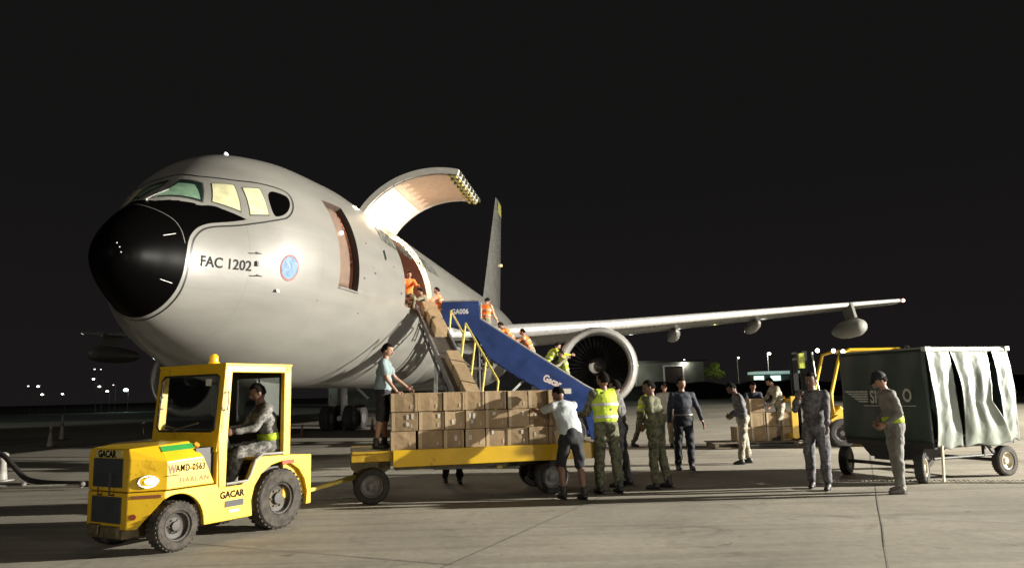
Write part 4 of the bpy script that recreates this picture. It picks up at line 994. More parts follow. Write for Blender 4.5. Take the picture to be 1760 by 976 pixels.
for k in range(5):
    b = MB(); b.prism([(1.66-.07*k, 1.455-.042*k), (1.14, 1.455-.042*k), (1.14, 1.427-.042*k), (1.61-.07*k, 1.427-.042*k)], lambda y, z: Vector((-.058, y, z)), lambda y, z: Vector((-.064, y, z))); b.build('wing_logo', lt, ep)
b = MB(); b.box((-.06, .72, 1.20), (.005, 1.05, .014)); b.build('tag_line', lt, ep)
for (x, y, a) in ((-.15, WW-.10, 28), (-.15, .12, 28), (LL-.15, .10, 0), (LL-.15, WW-.1, 0)):
    d_ = Matrix.Rotation(R(a), 3, 'Z') @ Vector((0, -1 if y < .8 else 1, 0))
    wheel(crt, (x, y, .245), d_, .245, .14, rm=rim_l, tm=rubber if x < 1 else rubber_l, rr=.58)
b = MB(); b.cyl((-.15, .12, .245), (-.15, WW-.1, .245), .03); b.cyl((LL-.15, .1, .245), (LL-.15, WW-.1, .245), .03); b.box((.2, WW/2, .40), (.5, .5, .2)); b.cyl((.1, .1, .36), (LL-.1, .1, .36), .022); b.beam((LL-.3, .1, .30), (LL-.55, .1, .55), .04, .05); b.beam((LL-.62, .1, .34), (LL-.62, .1, .55), .04, .05); b.build('axle', dark, crt)
b = MB(); b.box((.10, -.06, .30), (.035, .03, .56), Matrix.Rotation(R(4), 3, 'Y')); b.build('parking_leg', mat('leg_pale', (.40, .36, .26), .6, var=.2), crt)

# ------------------------------------------------------------------ forklift and its load
fk = empty('forklift', (8.35, 19.6, 0), 0, 'yellow forklift with work lamps lit, standing behind the covered baggage cart', 'forklift')
def fo(b, n, m, **k): return at_world(b, n, m, fk, **k)
b = MB(); b.prism([(8.0, .35), (8.0, .80), (8.25, 1.05), (8.5, .80), (9.9, .85), (10.1, 1.15), (10.3, 1.1), (10.35, .35)], lambda x, z: Vector((x, 19.15, z)), lambda x, z: Vector((x, 20.25, z))); fo(b, 'body', yellow, bevel=.04)
b = MB(); b.prism([(7.92, .70), (8.12, .82), (8.62, .74), (8.62, .62), (8.2, .66), (7.98, .56)], lambda x, z: Vector((x, 19.03, z)), lambda x, z: Vector((x, 19.16, z))); fo(b, 'mudguard', yellow, bevel=.015)
b = MB()
for y in (19.15, 20.25):
    b.tube([(8.05, y, .85), (8.05, y, 1.35), (8.35, y, 2.36), (8.6, y, 2.44)], .045); b.tube([(8.6, y, 2.44), (9.9, y, 2.42)], .045); b.tube([(9.9, y, 2.42), (10.1, y, 1.1)], .045)
for i in range(6): b.tube([(8.6+i*.25, 19.15, 2.45), (8.6+i*.25, 20.25, 2.45)], .025)
fo(b, 'overhead_guard', yellow, smooth=60)
b = MB()
for y in (19.35, 20.05): b.box((7.50, y, 1.30), (.13, .10, 2.3)); b.box((7.42, y, 1.2), (.08, .07, 2.1))
for z in (.5, 1.4, 2.35): b.box((7.50, 19.7, z), (.10, .75, .08))
fo(b, 'mast', mat('mast_black', (.006, .006, .006), .9, var=0))
b = MB(); b.box((7.40, 19.28, 2.20), (.14, .10, .38)); fo(b, 'mast_panel', mat('yellow_green_panel', (.45, .50, .05), .5, var=.3, scale=30))
b = MB(); b.tube([(7.66, 19.2, 2.40), (7.70, 19.2, 1.75), (7.8, 19.2, 1.3)], .022); fo(b, 'mast_hose', steel)
b = MB(); b.box((7.12, 19.30, .78), (.16, .06, 1.05)); b.box((7.12, 20.1, .78), (.16, .06, 1.05)); b.box((7.14, 19.7, 1.2), (.08, .8, .08)); b.box((7.14, 19.7, .3), (.08, .8, .12)); fo(b, 'carriage', yellow, bevel=.01)
for y in (19.45, 19.95): b = MB(); b.box((6.45, y, .09), (1.4, .11, .04)); fo(b, 'fork', dark)
b = MB(); b.box((9.1, 19.7, 1.05), (.5, .5, .12)); b.box((9.35, 19.7, 1.35), (.12, .5, .5)); fo(b, 'seat', black, bevel=.03)
for x, r in ((8.2, .36), (9.85, .29)):
    for y, sg in ((19.1, -1), (20.3, 1)): wheel(fk, Vector((x, y, r))-Vector(fk.location), (0, sg, 0), r, .2, rm=yellow_d if x > 9 else rim_m)
for p in ((7.72, 19.1, 2.44), (8.12, 19.08, 2.42), (8.36, 19.08, 2.40), (10.0, 19.1, 2.46)):
    b = MB(); b.lathe([(0, .03), (.05, .06), (.07, .065), (.075, .05)], Vector(p)+Vector((.04, 0, 0)), (-.35, -1, -.1), 14); hl_ = fo(b, 'work_lamp', dark)
    if p[0] < 9.5:
        b = MB(); b.ball(Vector(p)+Vector((.02, -.06, 0)), .05, u=12, v=8); b.build('lens', mat('work_lamp_white', (1, 1, 1), .3, emit=(1, .97, .86), estr=14, var=0), None).parent = hl_
        for v in hl_.children[0].data.vertices: v.co -= Vector(fk.location)
lamp('forklift_light', 'SPOT', (8.1, 18.9, 2.4), 60, (1, .94, .82), .06, (5.5, 16, 0), 100)
pal = MB()
for i in range(6): pal.box((6.2, 19.55+i*.16, .155), (2.3, .12, .025))
for x in (5.15, 6.2, 7.2): pal.box((x, 19.95, .10), (.10, .9, .085))
for y in (19.5, 19.95, 20.4): pal.box((6.2, y, .035), (2.2, .10, .02))
o = pal.build('pallet', mat('pallet_wood', (.16, .13, .09), .8, var=.2)); tag(o, 'wide low pallet carrying cardboard boxes in front of the yellow forklift', 'pallet')
k = 0
plab = {(0, 0): 'lone cardboard box at the left front of the pallet', (1, 0): 'bottom cardboard box of the second column on the pallet', (1, 1): 'upper cardboard box of the second column on the pallet', (2, 0): 'bottom cardboard box behind the legs of the man on the pallet', (2, 1): 'middle cardboard box behind the man on the pallet', (3, 0): 'bottom cardboard box nearest the yellow forklift carriage', (3, 1): 'upper cardboard box nearest the yellow forklift carriage', (1, 2): 'topmost cardboard box on the pallet, left of the bending man'}
for (c, r), lab in plab.items():
    carton((5.95+c*.40, 20.05+.02*r, .17+.365*r), (.385, .5, .355), (0, 0, rnd.uniform(-.04, .04)), lab, 'cardboard boxes on the pallet', 300+c*5+r, (), card if (c+r) % 2 else card2)

# ------------------------------------------------------------------ tow bar, hose, cones at the left
b = MB(); b.tube([(-13.0, 14.5, .08), (-11.2, 14.45, .07), (-8.15, 14.3, .07)], .035); o = b.build('tow_bar', mat('tow_bar_paint', (.45, .42, .35), .5, var=.2), smooth=60); tag(o, 'pale aircraft tow bar lying on the ground at the left edge', 'tow bar')
for q_ in ((-9.3, 14.37, .11), (-8.15, 14.3, .10)):
    b = MB(); b.ball(q_, .055, u=12, v=8); b.build('shear_pin_head', steel_m, o, smooth=180)
b = MB(); pts = [(-13.5, 17.2, .06), (-12.4, 16.6, .40), (-11.5, 16.3, .60), (-11.0, 16.2, .56), (-10.6, 16.0, .34), (-10.2, 15.8, .10), (-9.6, 15.3, .06), (-8.9, 14.9, .06), (-8.0, 14.75, .06), (-7.0, 14.9, .06), (-5.8, 15.4, .06)]
Q = []
for i in range(len(pts)-1):
    p0, p1, p2, p3 = [Vector(pts[max(0, min(len(pts)-1, i+k))]) for k in (-1, 0, 1, 2)]
    for j in range(6):
        t = j/6; Q.append(.5*((2*p1)+(-p0+p2)*t+(2*p0-5*p1+4*p2-p3)*t*t+(-p0+3*p1-3*p2+p3)*t**3))
b.tube(Q, .055, n=10); o = b.build('ground_hose', mat('hose_black', (.03, .025, .022), .6, var=.2), smooth=180); tag(o, 'thick dark hose curving over the concrete at the left edge', 'hose')
b = MB(); b.lathe([(0, .22), (.02, .22), (.03, .1), (.40, .06), (.46, .10), (.56, .10), (.60, .04), (.60, 0)], (-11.05, 16.35, 0), (0, 0, 1), 20); o = b.build('hose_stand', mat('stand_grey', (.35, .33, .30), .5, var=.15), smooth=40); tag(o, 'short grey post holding up the end of the ground hose', 'stand')
cone_m = mat('cone_orange', (.14, .05, .04), .6, var=.1)
for i, (x, y, h, lab) in enumerate(((-17.6, 28.6, .95, 'slim pale marker cone at the left, nearer of the two in the dark'), (-20.6, 34.3, 1.1, 'slim pale marker cone at the left, farther of the two in the dark'), (-8.9, 31.5, .5, 'reddish cone on the apron seen between tug cab and landing gear'), (-6.35, 33.5, .6, 'reddish cone on the apron right of the main landing gear'))):
    t = empty('traffic_cone', (x, y, 0), 0, lab, 'cone', 'traffic cones around the aircraft')
    b = MB(); b.lathe([(.02, .13), (.04, .12), (h*.5, .06), (h, .025), (h, 0)], (0, 0, 0), (0, 0, 1), 16); b.build('cone_body', cone_m if i > 1 else mat('cone_pale', (.35, .32, .26), .6, var=.1), t, smooth=50)
    b = MB(); b.box((0, 0, .015), (.36, .36, .03)); b.build('base', black, t); b = MB(); b.lathe([(h*.55, .057), (h*.72, .046)], (0, 0, 0), (0, 0, 1), 16); b.build('reflective_band', mat('dull_band', (.16, .15, .14), .6, var=0), t, smooth=180)
# ------------------------------------------------------------------ people
def camo(name, a, b_, c, d, sc=9):
    return mat(name, a, .85, var=.1, scale=sc, ramp=[(0, a), (.43, b_), (.50, c), (.57, d)], bump=.5, bscale=18)
camo_green = camo('camo_green', (.035, .032, .018), (.075, .080, .040), (.12, .115, .07), (.05, .055, .028))
camo_grey = camo('camo_grey', (.07, .068, .06), (.16, .155, .135), (.24, .23, .21), (.11, .105, .095))
camo_dark = camo('camo_dark', (.055, .053, .057), (.095, .092, .10), (.135, .13, .14), (.07, .068, .073))
camo_tan = camo('camo_tan', (.16, .14, .10), (.28, .25, .18), (.36, .33, .26), (.20, .18, .13))
navy = mat('navy_cloth', (.018, .022, .034), .8, var=.2, bump=.5, bscale=14)
navy_t = mat('navy_trousers', (.012, .013, .018), .85, var=.2, bump=.5, bscale=14)
lblue = mat('light_blue_shirt', (.19, .25, .26), .8, var=.08, bump=.5, bscale=14)
tee = mat('white_tee', (.38, .41, .41), .8, var=.05, bump=.5, bscale=12)
blackc = mat('black_cloth', (.012, .012, .014), .85, var=.2, bump=.5, bscale=14)
grey_u = mat('grey_uniform', (.17, .165, .145), .85, var=.12, scale=8, bump=.6, bscale=14)
khaki = mat('khaki_trousers', (.20, .18, .12), .85, var=.12, bump=.5, bscale=14)
wshirt = mat('white_shirt', (.5, .48, .44), .8, var=.06, bump=.5, bscale=14)
pinkc = mat('pale_orange_cloth', (.62, .30, .18), .8, var=.12, bump=.5, bscale=14)
boot = mat('boot_black', (.015, .013, .012), .5, var=.2)
sole_w = mat('white_sole', (.5, .5, .45), .6, var=0)
lens_d = mat('eye_dark', (.01, .01, .01), .3, var=0); lipm = mat('lips', (.22, .09, .07), .5, var=0)

def evalmesh(b, voxel, smooth_it=4):
    me = bpy.data.meshes.new('tmp'); b.bm.to_mesh(me); b.bm.free(); o = bpy.data.objects.new('tmp', me); COL.objects.link(o)
    m = o.modifiers.new('r', 'REMESH'); m.mode = 'VOXEL'; m.voxel_size = voxel; m.use_smooth_shade = True
    s = o.modifiers.new('s', 'SMOOTH'); s.iterations = smooth_it; s.factor = .5
    dg = bpy.context.evaluated_depsgraph_get(); out = bpy.data.meshes.new_from_object(o.evaluated_get(dg))
    bpy.data.objects.remove(o); bpy.data.meshes.remove(me); out.materials.clear(); return out
def caps(b, p0, r0, p1, r1, n=12, sq=1.0):
    b.cyl(p0, p1, r0, r1, n=n, cap=True); b.ball(p0, r0, u=12, v=8); b.ball(p1, r1, u=12, v=8)
def person(loc, face, h, label, shirt, trousers, pose={}, z=0, vest=None, sleeves='long', legs='long', skin=skinm, cap=None, band=None, group=None, hair=True, untucked=False, vox=.019, mtx=None, shoe=None, build=1.0, belt=None, white_sole=False):
    P = dict(lean=4, twist=0, bend=0, hipL=4, hipR=-4, kneeL=4, kneeR=6, aL=8, bL=8, eL=18, aR=8, bR=8, eR=18, inL=0, inR=0, head=6, yaw=0, side=0); P.update(pose)
    k = h/1.75; B = build
    def dirv(a, bb=0, inn_=0, sg=1): a, bb = R(a), R(bb); return Vector((math.sin(a)*math.cos(bb), sg*math.sin(bb), -math.cos(a)*math.cos(bb)))
    J = {}; pel = Vector((0, 0, 0))
    t = Vector((math.sin(R(P['lean'])), math.sin(R(P['side'])), math.cos(R(P['lean'])))).normalized()
    t2 = Vector((math.sin(R(P['lean']+P['bend'])), math.sin(R(P['side'])), math.cos(R(P['lean']+P['bend'])))).normalized()
    yv = Vector((math.sin(R(-P['twist'])), math.cos(R(P['twist'])), 0))
    waist = pel+t*.13*k; chest = waist+(t+t2).normalized()*.20*k; neck = chest+t2*.185*k
    hd = Vector((math.sin(R(P['lean']*.6+P['bend']*.6+P['head'])), math.sin(R(P['side']))*.5, math.cos(R(P['lean']*.6+P['bend']*.6+P['head'])))).normalized()
    headc = neck+hd*.155*k
    low = 9
    for s_, sg in (('L', 1), ('R', -1)):
        hip = pel+Vector((0, sg*.088*k, -.03*k)); th = dirv(P['hip'+s_], 4, sg=sg); kn = hip+th*.43*k
        sh = dirv(P['hip'+s_]-P['knee'+s_], 1, sg=sg); an = kn+sh*.415*k
        J['hip'+s_], J['kn'+s_], J['an'+s_] = hip, kn, an
        shd = chest+t2*.125*k+yv*sg*.178*k*B; ua = dirv(P['a'+s_]+P['lean']*.3, P['b'+s_], sg=sg); el = shd+ua*.29*k
        fa = dirv(P['a'+s_]+P['lean']*.3+P['e'+s_], P['b'+s_]*.5-P['in'+s_], sg=sg); wr = el+fa*.255*k
        J['sh'+s_], J['el'+s_], J['wr'+s_], J['fa'+s_] = shd, el, wr, fa
        low = min(low, an.z)
    off = -(low-.085*k)
    sh_ = Vector((0, 0, off))
    def tor(b, g, lo=-.02, hi=1.0):
        q_ = t.to_track_quat('Z', 'X').to_matrix()
        def ell(c, ax, by, up, hh):   # ellipsoid with frame
            x = up.cross(yv).normalized()*-1 if False else yv.cross(up).normalized(); m = Matrix((x, yv, up)).transposed()
            b.ball(c, 1, (ax+g, by*B+g, hh), m, 18, 12)
        ell(pel+sh_+t*.0, .112*k, .165*k, t, .13*k)
        ell(waist+sh_, .105*k, .150*k, t, .14*k)
        ell(chest+sh_-t2*.03*k, .118*k, .172*k, t2, .17*k)
        ell(chest+sh_+t2*.09*k, .100*k, .168*k, t2, .10*k)
        for sg in (1, -1):
            caps(b, chest+sh_+t2*.13*k+yv*sg*.03*k, .062*k+g, J['shL' if sg > 0 else 'shR']+sh_-t2*.012*k, .056*k+g)
    # body (skin)
    b = MB(); tor(b, 0)
    caps(b, chest+sh_+t2*.12*k, .062*k, neck+sh_+hd*.06*k, .052*k)
    for s_ in 'LR':
        hip, kn, an = [J[x+s_]+sh_ for x in ('hip', 'kn', 'an')]; caps(b, hip, .088*k, kn, .056*k); 
        mid = kn.lerp(an, .3)+Vector((-.012*k, 0, 0)); caps(b, kn, .055*k, mid, .054*k); caps(b, mid, .054*k, an, .036*k)
        caps(b, an+Vector((-.02, 0, -.04))*k, .035*k, an+Vector((.13, 0, -.055))*k, .028*k)
        shd, el, wr = [J[x+s_]+sh_ for x in ('sh', 'el', 'wr')]; caps(b, shd, .052*k, el, .038*k); caps(b, el, .038*k, wr, .026*k)
    me = evalmesh(b, vox, 3)
    body = link('person', me, [skin, lens_d, lipm])
    # head, hands appended to the body mesh
    b = MB(); b.bm.from_mesh(me)
    yaw = R(P['yaw']); hx = Vector((math.cos(yaw), math.sin(yaw), 0)); hx = (hx-hd*hx.dot(hd)).normalized(); hy = hd.cross(hx)
    HM = Matrix((hx, hy, hd)).transposed(); HC = headc+sh_
    def H(x, y, zz): return HC+HM @ Vector((x*k, y*k, zz*k))
    g = bmesh.ops.create_uvsphere(b.bm, u_segments=24, v_segments=18, radius=1)['verts']
    for v in g:
        x, y, zz = v.co
        if zz < 0: y *= 1-.30*(-zz)**1.4; x *= 1-.10*(-zz)
        if x > 0 and zz < .2: x *= .97
        sx = .100 if x > 0 else .095
        if x > .75 and abs(zz+.02) < .12 and abs(y) > .15: x -= .05   # eye sockets
        v.co = H(x*sx, y*.077, zz*.118)
    fs = {f for v in g for f in v.link_faces}
    for f in fs: f.smooth = True
    def hb(c, r, sc):
        q = b.ball(H(*c), r*k, sc, HM, 10, 8)
        for f in {f for v in q for f in v.link_faces}: f.smooth = True
    hb((.098, 0, -.018), .017, (1, .8, 1.5)); hb((.105, 0, -.032), .013, (1, 1.2, .8))
    for sg in (1, -1): hb((.0, sg*.078, -.01), .030, (.6, .3, 1)); hb((.080, sg*.032, .028), .014, (.8, 1.6, .5))
    b.mi = 1
    for sg in (1, -1): hb((.086, sg*.030, .006), .0085, (.7, 1.5, .8))
    b.mi = 2; hb((.092, 0, -.058), .011, (.6, 2.2, .5)); b.mi = 0
    for s_, sg in (('L', 1), ('R', -1)):
        wr, d = J['wr'+s_]+sh_, J['fa'+s_]; side_ = Vector((0, sg, 0)); pn = (side_-d*side_.dot(d)).normalized(); ax = d.cross(pn).normalized()   # ax: across the palm (thumb side forward)
        if ax.x < 0: ax.negate()
        m = Matrix((ax, pn, d)).transposed(); pc = wr+d*.045*k
        q = b.ball(pc, 1, (.040*k, .016*k, .052*k), m, 12, 8)
        for i in range(4):
            f0 = wr+d*.085*k+ax*(.026-.018*i)*k; L_ = (.036, .041, .038, .030)[i]*k; curl = -pn*.35
            d1 = (d+curl*.6).normalized(); d2 = (d+curl*2.2).normalized(); f1 = f0+d1*L_; f2 = f1+d2*L_*.9
            b.tube([f0-d*.015*k, f0, f1, f2], [.0088*k, .0088*k, .008*k, .006*k], 6)
        t0 = wr+d*.03*k+ax*.034*k; t1 = t0+(ax*.7+d*.8-pn*.2).normalized()*.035*k; t2_ = t1+(d*.95+ax*.1-pn*.35).normalized()*.030*k
        b.tube([t0-ax*.015*k, t0, t1, t2_], [.010*k, .011*k, .0095*k, .007*k], 6)
    b.bm.to_mesh(me); b.bm.free()
    for p_ in me.polygons: p_.use_smooth = True
    # shirt
    b = MB(); tor(b, .017*k)
    if untucked: 
        x = yv.cross(t).normalized(); b.ball(pel+sh_+t*.10*k, 1, (.146*k, .196*k*B, .27*k), Matrix((x, yv, t)).transposed(), 18, 14)
    for s_ in 'LR':
        shd, el, wr = [J[x+s_]+sh_ for x in ('sh', 'el', 'wr')]
        if sleeves == 'long': caps(b, shd, .068*k, el, .052*k); b.cyl(el, el.lerp(wr, .92), .052*k, .040*k, 12); b.ball(el, .052*k)
        elif sleeves == 'short': b.cyl(shd, shd.lerp(el, .72), .070*k, .066*k, 12); b.ball(shd, .068*k)
    b.cyl(chest+sh_+t2*.12*k, neck+sh_+hd*.012*k, .085*k, .064*k, 14)
    sm_ = evalmesh(b, vox, 2); so = link('shirt', sm_, shirt, body)
    wrink(sm_, .009*k, hash(label) % 97)
    # trousers
    b = MB(); x = yv.cross(t).normalized(); M3 = Matrix((x, Vector((0, 1, 0)), t)).transposed()
    b.ball(pel+sh_-t*.01*k, 1, (.138*k, .186*k*B, .125*k), M3, 18, 12); b.ball(pel+sh_-t*.05*k, 1, (.13*k, .178*k*B, .12*k), None, 18, 12)
    for s_ in 'LR':
        hip, kn, an = [J[x_+s_]+sh_ for x_ in ('hip', 'kn', 'an')]
        caps(b, hip, .105*k, kn, .080*k)
        if legs == 'long': b.cyl(kn, kn.lerp(an, .94), .080*k, .066*k, 14); b.ball(kn, .080*k)
        elif legs == 'short': b.ball(kn, .078*k)
    tm_ = evalmesh(b, vox, 2); wrink(tm_, .012*k, (hash(label)+5) % 97); link('trousers' if legs == 'long' else 'shorts', tm_, trousers, body)
    if belt:
        b = MB(); pts = [pel+sh_+t*.085*k+x*math.cos(a)*.142*k+yv*math.sin(a)*.190*k*B for a in [2*math.pi*i/28 for i in range(28)]]; hb_ = .016*k if belt is not hivis else .045*k; n9 = len(pts)
        lo_ = [b.bm.verts.new(p_-t*hb_) for p_ in pts]; hi_ = [b.bm.verts.new(p_+t*hb_) for p_ in pts]
        for i9 in range(n9): b.bm.faces.new((lo_[i9], lo_[(i9+1) % n9], hi_[(i9+1) % n9], hi_[i9]))
        b.build('belt', belt, body, smooth=180, solid=.006)
    if vest:
        b = MB(); 
        x2 = yv.cross(t2).normalized(); m2 = Matrix((x2, yv, t2)).transposed(); m1 = Matrix((x, yv, t)).transposed()
        b.ball(waist+sh_+t*.01*k, 1, (.140*k, .188*k*B, .15*k), m1, 18, 12); b.ball(chest+sh_-t2*.02*k, 1, (.152*k, .207*k*B, .18*k), m2, 18, 12); b.ball(chest+sh_+t2*.08*k, 1, (.135*k, .198*k*B, .115*k), m2, 18, 12)
        for sg in (1, -1): b.cyl(chest+sh_+t2*.135*k+yv*sg*.05*k, J['shL' if sg > 0 else 'shR']+sh_-yv*sg*.03*k+t2*.01*k, .078*k, .080*k, 12)
        vm = evalmesh(b, vox, 2); wrink(vm, .006*k, 3); vo = link('vest', vm, vest, body)
        for o_ in (.02, .15):
            b = MB(); cc = (waist if o_ < .1 else chest)+sh_+(t if o_ < .1 else t2)*(.0 if o_ < .1 else -.02)*k; xx = x if o_ < .1 else x2
            rr = (.145, .193) if o_ < .1 else (.155, .210)
            for j in range(32):
                a0, a1 = 2*math.pi*j/32, 2*math.pi*(j+1)/32; up = t if o_ < .1 else t2
                q = [cc+xx*math.cos(a)*rr[0]*k+yv*math.sin(a)*rr[1]*k*B+up*zz for a, zz in ((a0, -.02*k), (a1, -.02*k), (a1, .02*k), (a0, .02*k))]
                b.bm.faces.new([b.bm.verts.new(p_) for p_ in q])
            b.build('reflective_stripe', silver_t, vo)
    for s_ in 'LR':
        an = J['an'+s_]+sh_; b = MB()
        caps(b, an+Vector((-.028, 0, -.03))*k, .048*k, an+Vector((.10, 0, -.048))*k, .038*k); b.ball(an+Vector((.12, 0, -.052))*k, .040*k, (1.3, 1.05, .72)); 
        if legs == 'long' or shoe is None: b.cyl(an+Vector((-.01, 0, -.03))*k, an+Vector((-.005, 0, .10))*k, .048*k, .052*k, 12)
        so_ = link('shoe', evalmesh(b, vox*.8, 2), shoe or boot, body)
        b = MB(); b.ball(an+Vector((.04, 0, -.078))*k, 1, (.145*k, .048*k, .012*k)); b.build('sole', sole_w if white_sole else dark, so_, smooth=180)
    if hair:
        b = MB(); g = bmesh.ops.create_uvsphere(b.bm, u_segments=24, v_segments=16, radius=1)['verts']; r_ = random.Random(hash(label) % 1000)
        rm_ = [v for v in g if (v.co.x > .30 and v.co.z < .48) or v.co.z < -.55 or (v.co.x > -.05 and v.co.z < .0)]
        bmesh.ops.delete(b.bm, geom=rm_, context='VERTS')
        for v in b.bm.verts: n_ = 1+r_.uniform(-.015, .03); v.co = H(v.co.x*.1025*n_-.003, v.co.y*.0805*n_, v.co.z*.123*n_+.001)
        b.build('hair', hairm, body, smooth=180, solid=-.004)
    if cap:
        b = MB(); g = bmesh.ops.create_uvsphere(b.bm, u_segments=24, v_segments=16, radius=1)['verts']
        bmesh.ops.delete(b.bm, geom=[v for v in g if v.co.z < .18], context='VERTS')
        for v in b.bm.verts: v.co = H(v.co.x*.116-.002, v.co.y*.093, v.co.z*.135+.002)
        co = b.build('cap', cap, body, smooth=180, solid=-.004)
        b = MB(); b.grid(lambda u, v: H(.095+.075*v*math.cos((u-.5)*2.2), (u-.5)*.16*(1+.1*v), .030-.022*v+.01*math.cos((u-.5)*3)), 10, 4); b.build('brim', cap, co, smooth=180, solid=.006)
    if mtx is None: body.location = (loc[0], loc[1], z); body.rotation_euler = (0, 0, R(face))
    else: body.matrix_world = mtx @ Matrix.Translation(Vector(loc)) @ Matrix.Rotation(R(face), 4, 'Z')
    tag(body, label, 'person', group)
    return body
def wrink(me, amp, seed):
    n = len(me.vertices); co = np.empty(n*3, np.float32); me.vertices.foreach_get('co', co); co = co.reshape(-1, 3)
    no = np.empty(n*3, np.float32); me.vertices.foreach_get('normal', no); no = no.reshape(-1, 3)
    f = np.zeros(n); r_ = np.random.RandomState(seed)
    for i in range(7):
        d = r_.normal(size=3); d[2] = d[2]*1.6+1; d *= r_.uniform(18, 48)/np.linalg.norm(d); f += np.sin(co@d+r_.uniform(0, 6)+1.5*np.sin(co@r_.normal(size=3)*14))
    co += no*(f/7*1.9*amp)[:, None]; me.vertices.foreach_set('co', co.ravel().astype(np.float32)); me.update()

G1 = 'people unloading the aircraft'
PP = person
# driver of the tug (tug frame)
drv = PP((.14, .03, .62), 2, 1.72, 'driver in grey camouflage seated in the yellow tug cab, bent forward', camo_grey, camo_grey, dict(lean=8, bend=8, hipL=80, hipR=84, kneeL=68, kneeR=75, aL=30, eL=50, bL=4, aR=35, eR=45, bR=4, head=12, inL=10, inR=10), skin=skin_d, group=G1, belt=hivis)
drv.matrix_world = M_t @ Matrix.Translation((-.03, .36, .45)) @ Matrix.Rotation(R(-26), 4, 'Z')
PP((-2.02, 11.5), 2, 1.60, 'man in pale blue shirt and dark shorts standing on the trailer beside the boxes', lblue, blackc, dict(lean=4, aL=28, bL=16, eL=22, aR=12, bR=4, eR=25, head=12, hipL=3, hipR=-3, yaw=-10), z=.795, sleeves='short', legs='short', untucked=True, group=G1, skin=skinm, vox=.014)
PP((.82, 11.32), 118, 1.76, 'person in white T-shirt and black shorts leaning against the boxes, back to the camera', tee, blackc, dict(lean=24, bend=6, aL=62, bL=14, eL=38, aR=48, bR=6, eR=50, head=18, hipL=16, hipR=-4, kneeL=24, kneeR=6, yaw=20), sleeves='short', legs='short', untucked=True, group=G1, skin=skin_d, vox=.014)
PP((1.42, 11.9), 112, 1.88, 'soldier in green camouflage and yellow vest, back turned, beside the T-shirt wearer', camo_green, camo_green, dict(lean=3, aL=22, bL=10, eL=60, aR=14, bR=16, eR=60, head=4, inR=20, yaw=20), vest=hivis, skin=skin_d, group=G1, vox=.014, build=1.04)
PP((1.74, 12.7), 165, 1.76, 'soldier in dark camouflage facing left behind the yellow-vested soldier', camo_dark, camo_dark, dict(lean=3, aL=-8, eL=70, aR=-6, eR=70, inL=30, inR=30, head=6), group=G1)
PP((3.52, 21.1), -28, 1.72, 'bent worker in yellow vest and olive trousers standing far behind, left of the group', camo_green, camo_green, dict(lean=14, bend=8, hipL=20, hipR=-10, kneeL=14, kneeR=14, aL=30, eL=50, aR=25, eR=55, head=10, yaw=-25), vest=hivis, group=G1)
PP((2.28, 12.3), 150, 1.74, 'soldier in green camouflage in the middle, hands held in front, head lowered', camo_green, camo_green, dict(lean=5, aL=-10, bL=4, eL=60, aR=-6, bR=4, eR=60, inL=30, inR=30, hipL=4, hipR=-4, kneeL=6, kneeR=8, head=14, yaw=30), group=G1, skin=skin_d, vox=.014)
PP((4.12, 20.7), -110, 1.74, 'person in white shirt half hidden behind the walking soldier in green', wshirt, khaki, dict(lean=2, aL=6, aR=8, eR=30, head=8), group=G1)
PP((3.3, 14.9), -84, 1.79, 'stout man in navy uniform and belt facing the camera, arms held out from his sides', navy, navy_t, dict(lean=0, aL=4, bL=22, eL=14, aR=2, bR=14, eR=12, hipL=1, hipR=-1, head=4, yaw=8), group=G1, build=1.07, belt=steel, vox=.014)
PP((4.74, 15.8), 178, 1.72, 'soldier in dark camouflage facing left, head bowed, hands at his waist', camo_dark, camo_tan, dict(lean=8, bend=6, aL=-14, eL=70, aR=-12, eR=74, inL=34, inR=34, head=28, hipL=9, hipR=-6, kneeL=2, kneeR=4), group=G1, skin=skin_d)
PP((6.62, 21.0), -100, 1.72, 'person in dark blue shirt behind the pallet boxes, facing the camera', navy, navy_t, dict(lean=14, bend=6, aL=40, eL=30, aR=30, eR=40, head=8), group=G1)
PP((7.0, 19.95), 186, 1.70, 'man in pale camouflage standing on the pallet, looking down to the left', camo_tan, camo_tan, dict(lean=12, bend=10, aL=14, eL=25, aR=24, eR=30, hipL=16, hipR=-8, kneeL=8, kneeR=4, head=22), z=.17, group=G1)
PP((4.64, 11.75), -122, 1.78, 'soldier in grey-blue camouflage facing the camera, one arm raised to the chest', camo_dark, camo_dark, dict(lean=2, aL=20, bL=6, eL=20, aR=38, bR=12, eR=98, inR=30, hipL=7, hipR=-5, kneeL=5, kneeR=4, head=4, yaw=-14), group=G1, skin=skin_d, vox=.014, cap=None)
PP((5.56, 11.15), 176, 1.77, 'man in grey uniform and dark cap by the covered cart, yellow band at his waist', grey_u, grey_u, dict(lean=2, bend=12, aL=-16, bL=6, eL=62, aR=-12, eR=66, inL=34, inR=34, head=16, hipL=5, hipR=-3, kneeL=4, kneeR=4), group=G1, skin=skinm, cap=blackc, hair=True, belt=hivis, vox=.013, shoe=mat('grey_boot', (.12, .11, .09), .7, var=.2), build=.96)
